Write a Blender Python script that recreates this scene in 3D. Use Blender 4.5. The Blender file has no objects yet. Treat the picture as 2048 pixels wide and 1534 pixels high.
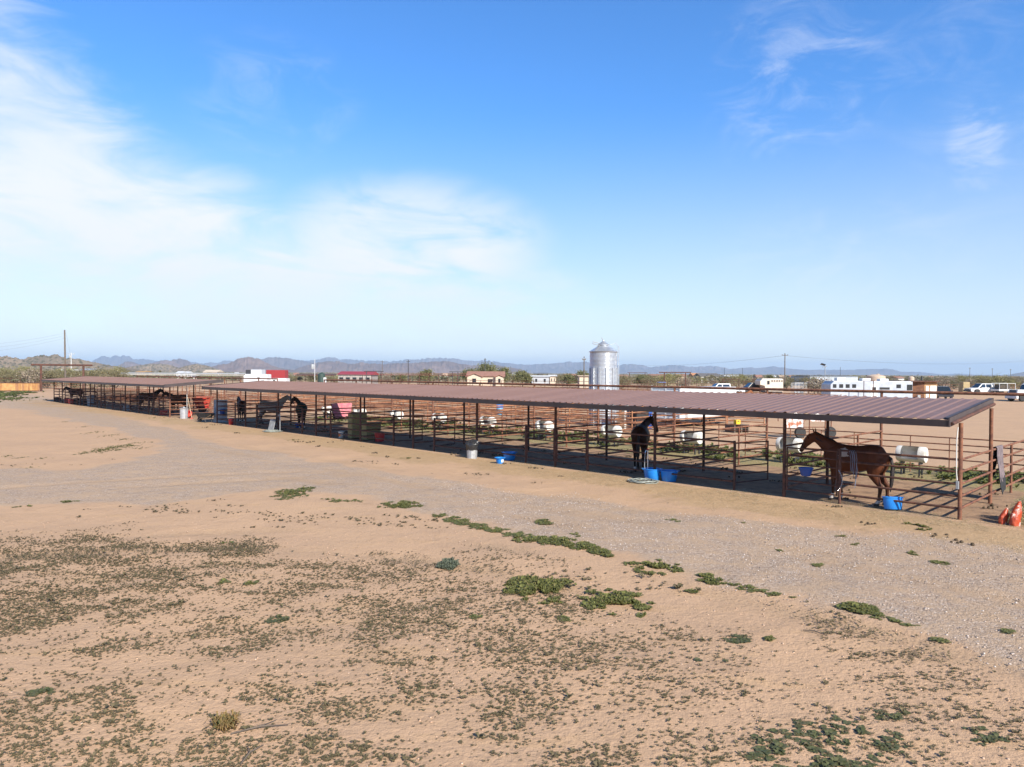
import bpy, bmesh, math, random
import numpy as np
from mathutils import Vector, Matrix, noise as mnoise
rad = math.radians
S = bpy.context.scene
COL = S.collection
random.seed(7); RNG = np.random.default_rng(7)

# ------------------------------------------------------------------ camera, world, sun, exposure
F, HC, PIT, ROL = 1430.0, 3.664, 0.015, rad(.3)        # focal length in photo pixels, camera height, pitch, roll
cam = bpy.data.objects.new('camera', bpy.data.cameras.new('camera')); COL.objects.link(cam)
cam.data.sensor_width = 36; cam.data.lens = 36 * F / 2048
cam.data.clip_start = .1; cam.data.clip_end = 60000
_f = np.array([0, math.cos(PIT), -math.sin(PIT)]); _r0 = np.array([1., 0, 0]); _d0 = np.cross(_f, _r0)
_r = math.cos(ROL) * _r0 - math.sin(ROL) * _d0; _d = math.sin(ROL) * _r0 + math.cos(ROL) * _d0
cam.matrix_world = Matrix(((_r[0], -_d[0], -_f[0], 0), (_r[1], -_d[1], -_f[1], 0), (_r[2], -_d[2], -_f[2], HC), (0, 0, 0, 1)))
S.camera = cam
S.view_settings.view_transform = 'Standard'; S.view_settings.look = 'None'
S.view_settings.gamma = 1; S.view_settings.exposure = 0.77
SUN_EL = rad(33); SX, SY = .52, -.854                   # the sun stands behind the camera, to the right
SUN_ROT = math.atan2(SX, SY)
sun = bpy.data.objects.new('sun', bpy.data.lights.new('sun', 'SUN')); COL.objects.link(sun)
sun.data.energy = 5.0; sun.data.angle = rad(.5); sun.data.color = (1, .94, .83)
sun.rotation_euler = Vector((-SX * math.cos(SUN_EL), -SY * math.cos(SUN_EL), -math.sin(SUN_EL))).to_track_quat('-Z', 'Y').to_euler()
W = bpy.data.worlds.new('World'); S.world = W; W.use_nodes = True

class NT:                                               # small helper to write node trees
    def __init__(s, tree): s.t = tree; s.n = tree.nodes; s.l = tree.links
    def new(s, typ, **kw):
        n = s.n.new(typ)
        for k, v in kw.items():
            if k == 'ins':
                for kk, vv in v.items(): s.put(n.inputs[kk], vv)
            else: setattr(n, k, v)
        return n
    def put(s, sock, v):
        if isinstance(v, bpy.types.NodeSocket): s.l.new(v, sock)
        elif isinstance(v, (tuple, list)) and sock.type == 'RGBA' and len(v) == 3: sock.default_value = (*v, 1)
        else: sock.default_value = v
    def m(s, op, a, b=None, c=None, clamp=False):
        n = s.new('ShaderNodeMath', operation=op, use_clamp=clamp)
        for i, v in enumerate((a, b, c)):
            if v is not None: s.put(n.inputs[i], v)
        return n.outputs[0]
    def mix(s, fac, a, b, blend='MIX'):
        n = s.new('ShaderNodeMix', data_type='RGBA', blend_type=blend)
        s.put(n.inputs[0], fac); s.put(n.inputs[6], a); s.put(n.inputs[7], b)
        return n.outputs[2]
    def ramp(s, fac, stops, interp='LINEAR'):
        n = s.new('ShaderNodeValToRGB'); cr = n.color_ramp; cr.interpolation = interp
        while len(cr.elements) < len(stops): cr.elements.new(.5)
        for e, (p, c) in zip(cr.elements, stops):
            e.position = p; e.color = (*c, 1) if isinstance(c, (tuple, list)) else (c, c, c, 1)
        s.put(n.inputs[0], fac)
        return n.outputs[0]
    def noise(s, vec, scale, detail=4, rough=.55, dist=0.):
        n = s.new('ShaderNodeTexNoise', ins={'Scale': scale, 'Detail': detail, 'Roughness': rough, 'Distortion': dist})
        if vec is not None: s.l.new(vec, n.inputs['Vector'])
        return n.outputs['Fac']
    def sstep(s, x, lo, hi):
        n = s.new('ShaderNodeMapRange', interpolation_type='SMOOTHSTEP')
        s.put(n.inputs[0], x); s.put(n.inputs[1], lo); s.put(n.inputs[2], hi)
        return n.outputs[0]
    def mapv(s, vec, scale, rot=(0, 0, 0), loc=(0, 0, 0)):
        n = s.new('ShaderNodeMapping'); s.l.new(vec, n.inputs[0])
        n.inputs['Location'].default_value = loc; n.inputs['Rotation'].default_value = rot; n.inputs['Scale'].default_value = scale
        return n.outputs[0]

def world():
    t = NT(W.node_tree); bg = t.n['Background']
    sky = t.new('ShaderNodeTexSky', sky_type='NISHITA', sun_disc=False, sun_elevation=SUN_EL, sun_rotation=SUN_ROT,
                altitude=600, air_density=1.0, dust_density=.12, ozone_density=1.6)
    hs = t.new('ShaderNodeHueSaturation', ins={'Hue': .5, 'Saturation': 1.1, 'Value': 1.0, 'Color': sky.outputs[0]})
    co = t.new('ShaderNodeTexCoord').outputs['Generated']
    sp = t.new('ShaderNodeSeparateXYZ'); t.l.new(co, sp.inputs[0])
    x, y, z = sp.outputs
    az = t.m('ARCTAN2', x, y)                            # 0 = the view direction, + to the right
    el = t.m('ARCSINE', z)
    up = t.sstep(el, .02, .40)
    gain = t.mix(up, (1.12, 1.20, 1.28), (.80, 1.42, 2.0))
    clear = t.mix(1., hs.outputs[0], gain, 'MULTIPLY')
    # cirrus: noise over azimuth and elevation, drawn out along the drift of the cloud
    cb = t.new('ShaderNodeCombineXYZ'); t.put(cb.inputs[0], az); t.put(cb.inputs[1], el)
    pl = cb.outputs[0]
    n1 = t.noise(t.mapv(pl, (2.2, 6.0, 1), (0, 0, rad(24))), 1.0, 9, .58, .5)
    n2 = t.noise(t.mapv(pl, (5.0, 17., 1), (0, 0, rad(20)), (2.3, .7, 0)), 1.0, 9, .62, .9)
    n3 = t.noise(t.mapv(pl, (7., 15., 1), (0, 0, rad(-30)), (.4, 5.1, 0)), 1.0, 9, .64, 1.4)
    n4 = t.noise(t.mapv(pl, (1.5, 3., 1), (0, 0, 0), (3, 1, 0)), 1.0, 3, .5, .2)
    a01 = t.m('MULTIPLY_ADD', az, .5, .5)                 # upper edge of the cloud bank as an elevation for each azimuth (radians)
    stops = [(-1.0, .10), (-.80, .34), (-.66, .40), (-.60, .385), (-.53, .335), (-.44, .265), (-.36, .222), (-.29, .195), (-.22, .215), (-.15, .243), (-.08, .243), (-.04, .21), (.01, .165), (.07, .12), (.16, .08), (.4, .02), (1.0, .0)]
    edge = t.ramp(a01, [((a + 1) / 2, e) for a, e in stops])
    dif = t.m('SUBTRACT', edge, el)
    dif = t.m('ADD', dif, t.m('MULTIPLY', t.m('SUBTRACT', n1, .5), .15))
    dif = t.m('ADD', dif, t.m('MULTIPLY', t.m('SUBTRACT', n2, .5), .16))
    bank = t.sstep(dif, -.035, .10)
    body = t.m('MULTIPLY', bank, t.m('MULTIPLY_ADD', t.sstep(t.m('ADD', t.m('MULTIPLY', n1, .6), t.m('MULTIPLY', n2, .5)), .40, .68), .84, .16))
    body = t.m('MULTIPLY', body, t.m('MULTIPLY_ADD', t.sstep(el, .03, .20), .68, .32))
    body = t.m('MULTIPLY', body, t.m('SUBTRACT', 1., t.m('MULTIPLY', t.sstep(az, .0, .22), .8)))
    def blob(a0, e0, sa, se):
        da = t.m('DIVIDE', t.m('SUBTRACT', az, a0), sa); de = t.m('DIVIDE', t.m('SUBTRACT', el, e0), se)
        r2 = t.m('ADD', t.m('MULTIPLY', da, da), t.m('MULTIPLY', de, de))
        return t.m('SUBTRACT', 1., t.sstep(r2, .0, 1.))
    w = t.sstep(n3, .42, .80)
    puff = t.m('MULTIPLY', blob(-.14, .175, .22, .11), t.sstep(t.m('ADD', t.m('MULTIPLY', n2, .6), t.m('MULTIPLY', n1, .45)), .36, .60))
    body = t.m('MAXIMUM', body, t.m('MULTIPLY', puff, .95))
    wis = t.m('ADD', t.m('MULTIPLY', blob(.37, .36, .14, .12), 1.0), t.m('MULTIPLY', blob(.572, .262, .036, .065), .9))
    wis = t.m('ADD', wis, t.m('MULTIPLY', blob(-.32, .345, .13, .09), .55))
    wis = t.m('ADD', wis, t.m('MULTIPLY', blob(.60, .36, .16, .2), .35))
    wis = t.m('ADD', wis, t.m('MULTIPLY', blob(.45, .15, .22, .10), .30))
    wis = t.m('MULTIPLY', t.m('MULTIPLY', wis, w), .5)
    front = t.m('SUBTRACT', 1., t.sstep(t.m('ABSOLUTE', az), 1.0, 1.7))
    veil = t.m('MULTIPLY', t.m('SUBTRACT', 1., t.sstep(el, .0, .36)), t.m('MULTIPLY_ADD', n4, .4, .46))
    veil = t.m('MULTIPLY', veil, t.m('MULTIPLY_ADD', front, .7, .3))
    fac = t.m('ADD', t.m('ADD', t.m('MULTIPLY', body, .80), wis), t.m('MULTIPLY', veil, .80), clamp=True)
    col = t.mix(fac, clear, (7.9, 8.25, 9.1))
    hi = t.sstep(el, .50, .95)                            # winter sky deepens overhead; darkened above the view to cut blue fill light
    col = t.mix(1., col, t.mix(hi, (1., 1., 1.), (.50, .46, .42)), 'MULTIPLY')
    t.l.new(col, bg.inputs[0]); bg.inputs[1].default_value = .071
world()

# ------------------------------------------------------------------ frames and placing
A0 = np.array([11.37, 18.08]); TH = .789                  # corner post of the near shelter; TH turns its row
UU = np.array([-math.cos(TH), math.sin(TH)]); WW = np.array([math.sin(TH), math.cos(TH)])
def R(u, v, z=0.):                                        # u metres along the row away from the corner post, v metres behind its front
    p = A0 + u * UU + v * WW
    return (p[0], p[1], z)
def ray(px, py): return _f + (px - 1024) / F * _r + (py - 767) / F * _d
def G(px, py, z=0.):
    v = ray(px, py); t = (z - HC) / v[2]
    return (v[0] * t, v[1] * t, z)
def at(px, py, Y):
    v = ray(px, py); t = Y / v[1]
    return (v[0] * t, Y, HC + v[2] * t)

# ------------------------------------------------------------------ materials
MATS = {}
def mat(name, c, rough=.7, metal=0., c2=None, scale=6., bump=0., bscale=None, lo=.35, hi=.65, spec=.5, stretch=(1, 1, 1), c3=None, coat=0., s3=1.):
    if name in MATS: return MATS[name]
    m = bpy.data.materials.new(name); m.use_nodes = True; MATS[name] = m
    t = NT(m.node_tree); b = t.n['Principled BSDF']
    b.inputs['Roughness'].default_value = rough; b.inputs['Metallic'].default_value = metal
    b.inputs['Specular IOR Level'].default_value = spec
    if coat: b.inputs['Coat Weight'].default_value = coat; b.inputs['Coat Roughness'].default_value = .08
    co = t.new('ShaderNodeTexCoord').outputs['Object']
    if stretch != (1, 1, 1): co = t.mapv(co, stretch)
    col = None
    if c2 is not None:
        n = t.noise(co, scale, 5, .6)
        col = t.mix(t.sstep(n, lo, hi), c, c2)
        if c3 is not None: col = t.mix(t.sstep(t.noise(co, scale * 4.3 * s3, 4, .65), .52, .72), col, c3)
        t.l.new(col, b.inputs['Base Color'])
    else:
        n = t.noise(co, scale, 4, .6)                      # faint unevenness so that no surface is dead flat
        col = t.mix(t.sstep(n, .3, .7), tuple(x * .9 for x in c), tuple(min(1, x * 1.07) for x in c))
        t.l.new(col, b.inputs['Base Color'])
    if bump:
        bn = t.new('ShaderNodeBump', ins={'Strength': bump, 'Distance': .02, 'Height': t.noise(co, bscale or scale * 3, 4, .6)})
        t.l.new(bn.outputs[0], b.inputs['Normal'])
    return m
def M_leaf(name, cols, trans=.25, rough=.6):
    if name in MATS: return MATS[name]
    m = bpy.data.materials.new(name); m.use_nodes = True; MATS[name] = m
    t = NT(m.node_tree); b = t.n['Principled BSDF']
    g = t.new('ShaderNodeNewGeometry')
    col = t.ramp(g.outputs['Random Per Island'], [(i / max(1, len(cols) - 1), c) for i, c in enumerate(cols)])
    t.l.new(col, b.inputs['Base Color']); b.inputs['Roughness'].default_value = rough
    tr = t.new('ShaderNodeBsdfTranslucent', ins={'Color': col})
    ms = t.new('ShaderNodeMixShader', ins={0: trans}); t.l.new(b.outputs[0], ms.inputs[1]); t.l.new(tr.outputs[0], ms.inputs[2])
    t.l.new(ms.outputs[0], t.n['Material Output'].inputs[0])
    return m
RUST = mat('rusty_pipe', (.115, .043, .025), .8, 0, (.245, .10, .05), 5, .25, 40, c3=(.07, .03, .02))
RUSTD = mat('dark_and_shaded_rusty_pipe', (.055, .024, .017), .8, 0, (.13, .052, .031), 5, .25, 40, c3=(.045, .02, .016))  # dark rust; roof shade is put into this colour for stall and shelter pipe
RUSTL = mat('orange_rusty_pipe', (.28, .115, .055), .85, 0, (.42, .19, .09), 3, .2, 30, c3=(.16, .06, .035))
ROOF = bpy.data.materials.new('brown_painted_steel'); ROOF.use_nodes = True
def _roof():
    t = NT(ROOF.node_tree); b = t.n['Principled BSDF']; co = t.new('ShaderNodeTexCoord').outputs['Object']
    sp = t.new('ShaderNodeSeparateXYZ'); t.l.new(co, sp.inputs[0])
    wn = t.new('ShaderNodeTexWhiteNoise', noise_dimensions='1D'); t.put(wn.inputs['W'], t.m('FLOOR', t.m('DIVIDE', sp.outputs[0], .9144)))   # each 3-ft sheet weathers a little differently
    c = t.mix(wn.outputs['Value'], (.180, .106, .086), (.205, .122, .100))
    c = t.mix(t.m('MULTIPLY', t.sstep(t.noise(t.mapv(co, (.5, 2.5, 1)), 1.2, 5, .6), .5, .75), .5), c, (.24, .155, .13))
    c = t.mix(t.m('MULTIPLY', t.sstep(t.noise(co, 9, 4, .7), .66, .76), .35), c, (.30, .23, .19))
    t.l.new(c, b.inputs['Base Color']); b.inputs['Roughness'].default_value = .52; b.inputs['Specular IOR Level'].default_value = .38
_roof()
FASC = mat('dark_brown_trim', (.030, .022, .022), .45, 0, (.045, .03, .028), 2)
FASE = mat('glossy_brown_trim', (.055, .042, .042), .5, 0, (.075, .056, .053), 1.5, spec=.35)
WHITE = mat('white_plastic', (.66, .64, .60), .5, 0, (.46, .41, .34), 3, lo=.48, hi=.75)
WPAINT = mat('white_paint', (.64, .64, .64), .4, 0, (.55, .55, .54), 2, lo=.5, hi=.8)
GALV = mat('galvanised_steel', (.74, .76, .78), .36, .75, (.62, .64, .67), 5, .0)
GALVR = mat('dull_galvanised', (.55, .56, .57), .5, .6, (.42, .43, .45), 9)
BLUE = mat('blue_plastic', (.012, .19, .62), .38, 0, (.02, .24, .68), 4)
BLUED = mat('dark_blue_plastic', (.01, .07, .32), .4)
RED = mat('red_plastic', (.50, .028, .03), .42, 0, (.38, .025, .025), 5)
ORED = mat('orange_red_plastic', (.72, .08, .05), .45, 0, (.6, .06, .05), 5)
BLACK = mat('black_rubber', (.018, .018, .019), .75, 0, (.03, .029, .028), 8)
DARK = mat('dark_metal', (.05, .05, .055), .5, .3)
GLASS = mat('dark_glass', (.02, .026, .032), .06, 0, spec=.8)
CHROME = mat('bright_metal', (.6, .6, .62), .2, 1.)
WOOD = mat('weathered_wood', (.30, .20, .12), .85, 0, (.20, .125, .075), 4, .2, stretch=(4, 4, .6))
WOODG = mat('grey_pole_wood', (.16, .125, .095), .9, 0, (.10, .08, .065), 5, .2, stretch=(5, 5, .5))
HAYM = mat('hay', (.33, .27, .13), .95, 0, (.20, .185, .075), 22, .8, 60, c3=(.42, .36, .20))
GREY = mat('grey_plastic', (.30, .31, .32), .55)
HOSE = mat('grey_green_hose', (.20, .22, .19), .5, 0, (.28, .29, .26), 9)
CREAM = mat('cream_stucco', (.50, .42, .33), .9, 0, (.55, .45, .34), 1, .2, 20)
TAN = mat('tan_stucco', (.48, .35, .24), .9, 0, (.42, .30, .20), 1, .2, 20)
TILE = mat('clay_tile_roof', (.33, .17, .12), .85, 0, (.25, .12, .085), 2, .5, 12)
REDR = mat('red_roof_steel', (.30, .03, .032), .55)
YEL = mat('yellow_paint', (.72, .46, .02), .5)
ORANGE = mat('orange_paint', (.65, .16, .02), .5)

# ------------------------------------------------------------------ mesh helpers
class MB:
    def __init__(s): s.v = []; s.f = []; s.mi = []; s.cur = 0
    def add(s, vs, fs):
        o = len(s.v); s.v += [tuple(p) for p in vs]
        for f in fs: s.f.append(tuple(i + o for i in f)); s.mi.append(s.cur)
        return s
    def box(s, c, d, rz=0., rx=0., ry=0.):
        x, y, z = d[0] / 2, d[1] / 2, d[2] / 2
        m = Matrix.Rotation(rz, 3, 'Z') @ Matrix.Rotation(ry, 3, 'Y') @ Matrix.Rotation(rx, 3, 'X')
        vs = [m @ Vector((a * x, b * y, e * z)) + Vector(c) for a in (-1, 1) for b in (-1, 1) for e in (-1, 1)]
        return s.add(vs, [(0, 1, 3, 2), (4, 6, 7, 5), (0, 4, 5, 1), (2, 3, 7, 6), (0, 2, 6, 4), (1, 5, 7, 3)])
    def bbox(s, c, d, b=.02, rz=0.):                       # bevelled box
        bm = bmesh.new(); bmesh.ops.create_cube(bm, size=1)
        bmesh.ops.scale(bm, vec=d, verts=bm.verts)
        bmesh.ops.bevel(bm, geom=bm.edges[:], offset=b, segments=2, affect='EDGES', profile=.6)
        m = Matrix.Rotation(rz, 3, 'Z'); bm.verts.index_update()
        s.add([m @ v.co + Vector(c) for v in bm.verts], [[v.index for v in f.verts] for f in bm.faces]); bm.free()
        return s
    def tube(s, pts, r, n=8, caps=True):
        pts = [Vector(p) for p in pts]; rr = r if isinstance(r, (list, tuple)) else [r] * len(pts)
        o = len(s.v); prev = None
        for i, p in enumerate(pts):
            d = (pts[min(i + 1, len(pts) - 1)] - pts[max(i - 1, 0)]).normalized()
            if prev is None:
                a = d.orthogonal().normalized()
            else: a = (prev - d * prev.dot(d)); a = a.normalized() if a.length > 1e-6 else d.orthogonal().normalized()
            prev = a; b = d.cross(a)
            for k in range(n):
                q = 2 * math.pi * k / n
                s.v.append(tuple(p + (a * math.cos(q) + b * math.sin(q)) * rr[i]))
        for i in range(len(pts) - 1):
            for k in range(n):
                k2 = (k + 1) % n
                s.f.append((o + i * n + k, o + i * n + k2, o + (i + 1) * n + k2, o + (i + 1) * n + k)); s.mi.append(s.cur)
        if caps:
            s.f.append(tuple(o + k for k in reversed(range(n)))); s.mi.append(s.cur)
            e = o + (len(pts) - 1) * n
            s.f.append(tuple(e + k for k in range(n))); s.mi.append(s.cur)
        return s
    def lathe(s, prof, n=24, c=(0, 0, 0), sx=1., sy=1., cap0=True, cap1=True):
        o = len(s.v)
        for r, z in prof:
            for k in range(n):
                q = 2 * math.pi * k / n
                s.v.append((c[0] + r * sx * math.cos(q), c[1] + r * sy * math.sin(q), c[2] + z))
        for i in range(len(prof) - 1):
            for k in range(n):
                k2 = (k + 1) % n
                s.f.append((o + i * n + k, o + i * n + k2, o + (i + 1) * n + k2, o + (i + 1) * n + k)); s.mi.append(s.cur)
        if cap0: s.f.append(tuple(o + k for k in reversed(range(n)))); s.mi.append(s.cur)
        if cap1:
            e = o + (len(prof) - 1) * n
            s.f.append(tuple(e + k for k in range(n))); s.mi.append(s.cur)
        return s
    def prism(s, outline, y0, y1):                         # outline in x,z extruded along y
        n = len(outline)
        vs = [(x, y0, z) for x, z in outline] + [(x, y1, z) for x, z in outline]
        fs = [tuple(reversed(range(n))), tuple(range(n, 2 * n))] + [(i, (i + 1) % n, n + (i + 1) % n, n + i) for i in range(n)]
        return s.add(vs, fs)
    def mesh(s, name, mats, smooth=False):
        me = bpy.data.meshes.new(name); me.from_pydata(s.v, [], s.f)
        for m in (mats if isinstance(mats, (list, tuple)) else [mats]): me.materials.append(m)
        if any(s.mi): me.polygons.foreach_set('material_index', s.mi)
        bm = bmesh.new(); bm.from_mesh(me); bmesh.ops.recalc_face_normals(bm, faces=bm.faces); bm.to_mesh(me); bm.free()
        if smooth: me.shade_auto(smooth)
        me.update()
        return me
    def build(s, name, mats, parent=None, smooth=38, loc=None, rz=0., rx=0., ry=0.):
        o = bpy.data.objects.new(name, s.mesh(name, mats)); COL.objects.link(o)
        if smooth: smooth_by_angle(o.data, smooth)
        if parent is not None: o.parent = parent
        if loc is not None: o.location = loc
        o.rotation_euler = (rx, ry, rz)
        return o
def smooth_by_angle(me, deg):
    me.polygons.foreach_set('use_smooth', [True] * len(me.polygons))
    bm = bmesh.new(); bm.from_mesh(me); th = rad(deg)
    for e in bm.edges:
        e.smooth = len(e.link_faces) == 2 and e.calc_face_angle(0) < th
    bm.to_mesh(me); bm.free()
def tag(o, label, cat, group=None):
    o['label'] = label; o['category'] = cat
    if group: o['group'] = group
    return o
def T(name, label, cat, loc=(0, 0, 0), rz=0., group=None):
    o = bpy.data.objects.new(name, None); COL.objects.link(o); o.empty_display_size = .2
    o.location = loc; o.rotation_euler = (0, 0, rz)
    return tag(o, label, cat, group)
def copy_tree(o, parent=None):
    c = o.copy(); COL.objects.link(c)
    if parent is not None: c.parent = parent
    for ch in list(o.children): copy_tree(ch, c)
    return c
def rawmesh(name, v, f, m):                                # numpy arrays, all faces with the same number of corners
    me = bpy.data.meshes.new(name); nf, k = f.shape
    me.vertices.add(len(v)); me.vertices.foreach_set('co', np.asarray(v, np.float32).ravel())
    me.loops.add(nf * k); me.loops.foreach_set('vertex_index', f.astype(np.int32).ravel())
    me.polygons.add(nf); me.polygons.foreach_set('loop_start', np.arange(0, nf * k, k, dtype=np.int32))
    me.update(calc_edges=True); me.materials.append(m); me.validate()
    o = bpy.data.objects.new(name, me); COL.objects.link(o)
    return o

# numpy value noise
def vnoise(x, y, seed=0):
    xi = np.floor(x).astype(np.int64); yi = np.floor(y).astype(np.int64); fx = x - xi; fy = y - yi
    fx = fx * fx * (3 - 2 * fx); fy = fy * fy * (3 - 2 * fy)
    def h(a, b):
        n = (a * 374761393 + b * 668265263 + seed * 974634777) & 0x7fffffff
        n = ((n ^ (n >> 13)) * 1274126177) & 0x7fffffff
        return ((n ^ (n >> 16)) & 0xffff) / 65535.
    return (h(xi, yi) * (1 - fx) + h(xi + 1, yi) * fx) * (1 - fy) + (h(xi, yi + 1) * (1 - fx) + h(xi + 1, yi + 1) * fx) * fy
def fbm(x, y, o=4, seed=0, g=.5):
    s = 0; a = 1; t = 0
    for i in range(o):
        s = s + a * vnoise(x * 2 ** i, y * 2 ** i, seed + i * 17); t += a; a *= g
    return s / t
def sdf_poly(x, y, poly):                                  # + inside, - outside
    d = np.full(x.shape, 1e9); ins = np.zeros(x.shape, bool); n = len(poly)
    for i in range(n):
        ax, ay = poly[i]; bx, by = poly[(i + 1) % n]
        ex, ey = bx - ax, by - ay; wx, wy = x - ax, y - ay
        t = np.clip((wx * ex + wy * ey) / (ex * ex + ey * ey + 1e-12), 0, 1)
        d = np.minimum(d, (wx - ex * t) ** 2 + (wy - ey * t) ** 2)
        c = ((ay <= y) & (by > y)) | ((by <= y) & (ay > y))
        ins ^= c & (x < ax + (y - ay) / (by - ay + 1e-12) * ex)
    return np.where(ins, 1, -1) * np.sqrt(d)
def sst(x, a, b):
    t = np.clip((x - a) / (b - a), 0, 1)
    return t * t * (3 - 2 * t)

# ------------------------------------------------------------------ the ground
def grow(a, step, n, k=1.11):
    out = []; 
    for i in range(n): a += step; step *= k; out.append(a)
    return out
GRAVEL_PX = [(70, 791), (150, 811), (300, 846), (450, 886), (600, 913), (900, 957), (1100, 985), (1300, 1013), (1500, 1037), (1750, 1060), (2060, 1082),
             (2600, 1110), (2900, 1500), (2048, 1392), (1900, 1300), (1700, 1228), (1500, 1176), (1380, 1150), (1200, 1100), (1050, 1064), (900, 1028),
             (750, 1002), (560, 976), (300, 1003), (-20, 1020), (-500, 1045), (-500, 930), (0, 938), (150, 941), (250, 922), (312, 890), (240, 865), (160, 846),
             (80, 828), (0, 815), (-60, 805), (-60, 798)]
GRAVEL = [G(*p)[:2] for p in GRAVEL_PX]
def uvof(x, y):
    return (x - A0[0]) * UU[0] + (y - A0[1]) * UU[1], (x - A0[0]) * WW[0] + (y - A0[1]) * WW[1]
def ground_z(x, y):
    u, v = uvof(x, y)
    damp = np.clip((np.hypot(x, y)) / 400, 0, 1)
    near = sst(-v, .6, 2.5) * (1 - damp)
    z = (fbm(x * .35, y * .35, 3, 5) - .5) * .12 * near + (fbm(x * 2.2, y * 2.2, 3, 9) - .5) * .03 * near
    z = z + .35 * sst(y, 76, 104)                          # the land swells a little beyond the corrals
    # a low churned bank of earth beside the pens
    z = z + .05 * np.exp(-((v + 1.3) / .9) ** 2) * (fbm(u * .6, v * .6, 3, 3)) * sst(-v, .3, .9)
    return z  # swell
def ground():
    xs = np.array(list(reversed([-a for a in grow(26, .25, 85)])) + list(np.arange(-26, 26.01, .2)) + grow(26, .25, 85))
    ys = np.array(list(reversed([-a for a in grow(0, .5, 55, 1.16)])) + [0, 1, 2, 3, 4] + list(np.arange(4.6, 44, .2)) + grow(44, .25, 85))
    X, Y = np.meshgrid(xs, ys); x = X.ravel(); y = Y.ravel()
    z = ground_z(x, y)
    v = np.stack([x, y, z], 1); nx, ny = len(xs), len(ys)
    i = np.arange(ny - 1)[:, None] * nx + np.arange(nx - 1)[None, :]; i = i.ravel()
    f = np.stack([i, i + 1, i + nx + 1, i + nx], 1)
    m = bpy.data.materials.new('desert_ground'); m.use_nodes = True
    o = rawmesh('ground', v, f, m); o['kind'] = 'structure'
    o.data.polygons.foreach_set('use_smooth', [True] * len(f))
    uu, vv = uvof(x, y)
    wob = (fbm(x * .5, y * .5, 4, 21) - .5) * 2.2
    gr = sst(sdf_poly(x, y, GRAVEL) + wob, -.5, 1.1)
    och = sst(-vv, .1, .7) * (1 - sst(-vv + wob * 1.1, 1.6, 3.9)) * sst(uu, -9, -6) * (1 - sst(uu, 96, 102))      # straw-strewn edge along the pens
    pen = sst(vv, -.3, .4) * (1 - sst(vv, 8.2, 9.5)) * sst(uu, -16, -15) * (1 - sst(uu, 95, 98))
    grs = sst(vv + wob * .4, 5.4, 7.0) * (1 - sst(vv + wob * .4, 10, 12.5)) * (1 - sst(uu, 44, 50)) * .9
    far = sst(np.hypot(x, y), 120, 420)
    trk = np.zeros_like(x)                                 # wheel tracks pressed into drive and sand
    for ln in ([(-300, 1000), (0, 985), (300, 962), (600, 948), (900, 988), (1200, 1045), (1500, 1108), (1800, 1178), (2300, 1290)], [(60, 800), (170, 830), (330, 866), (480, 900), (760, 945), (1100, 1005), (1500, 1068), (2200, 1160)],
               [(-200, 1105), (200, 1090), (520, 1075), (900, 1100), (1250, 1170), (1700, 1290), (2200, 1440)]):
        p = np.array([G(*q)[:2] for q in ln])
        for off in (-.8, .8):
            d = np.full(x.shape, 1e9)
            for (ax, ay), (bx, by) in zip(p[:-1], p[1:]):
                ex, ey = bx - ax, by - ay; L = math.hypot(ex, ey); nx_, ny_ = -ey / L * off, ex / L * off
                tt = np.clip(((x - ax - nx_) * ex + (y - ay - ny_) * ey) / (L * L), 0, 1); d = np.minimum(d, np.hypot(x - ax - nx_ - ex * tt, y - ay - ny_ - ey * tt))
            trk = np.maximum(trk, np.exp(-((d + (fbm(x * .7, y * .7, 2, 77) - .5) * .3) / .24) ** 2) * sst(fbm(x * .25 + off, y * .25, 3, 79), .32, .6))
    o.data.vertices.foreach_get('co', (cc := np.zeros(len(x) * 3, np.float32))); cc[2::3] -= (trk * .035).astype(np.float32); o.data.vertices.foreach_set('co', cc)
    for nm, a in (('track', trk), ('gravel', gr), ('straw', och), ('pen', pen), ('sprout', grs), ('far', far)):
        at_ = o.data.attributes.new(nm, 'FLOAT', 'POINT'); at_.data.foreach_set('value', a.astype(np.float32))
    t = NT(m.node_tree); b = t.n['Principled BSDF']
    P = t.new('ShaderNodeNewGeometry').outputs['Position']
    A = lambda n: t.new('ShaderNodeAttribute', attribute_name=n).outputs['Fac']
    nA = t.noise(P, .35, 5, .6); nB = t.noise(P, 2.1, 5, .6); nC = t.noise(P, 14, 5, .65); nD = t.noise(P, 60, 3, .6)
    nE = t.noise(t.mapv(P, (.5, 2.2, 1), (0, 0, rad(8))), 1.0, 5, .6, .4)
    sand = t.mix(t.sstep(nA, .35, .68), (.445, .290, .184), (.485, .314, .195))
    sand = t.mix(t.m('MULTIPLY', t.sstep(nE, .52, .72), .60), sand, (.475, .305, .170))
    sand = t.mix(t.m('MULTIPLY', t.sstep(nB, .5, .8), .50), sand, (.325, .208, .127))
    sand = t.mix(t.m('MULTIPLY', t.sstep(nC, .56, .76), .42), sand, (.25, .158, .096))
    sand = t.mix(t.m('MULTIPLY', t.sstep(nD, .6, .75), .30), sand, (.49, .345, .225))
    vor = t.new('ShaderNodeTexVoronoi', feature='F1', ins={'Scale': 34., 'Randomness': 1.}); t.l.new(P, vor.inputs['Vector'])
    stone = t.ramp(t.new('ShaderNodeSeparateColor', ins={0: vor.outputs['Color']}).outputs[0],
                   [(0, (.215, .152, .106)), (.3, (.335, .247, .185)), (.62, (.385, .284, .213)), (.85, (.43, .325, .25)), (1, (.54, .44, .36))])
    gravc = t.mix(t.sstep(t.m('ADD', nB, t.m('MULTIPLY', nC, .5)), .62, .95), stone, (.41, .287, .192))
    grav = t.mix(t.m('MULTIPLY', t.sstep(nE, .5, .72), .6), gravc, (.43, .298, .192))
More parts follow.
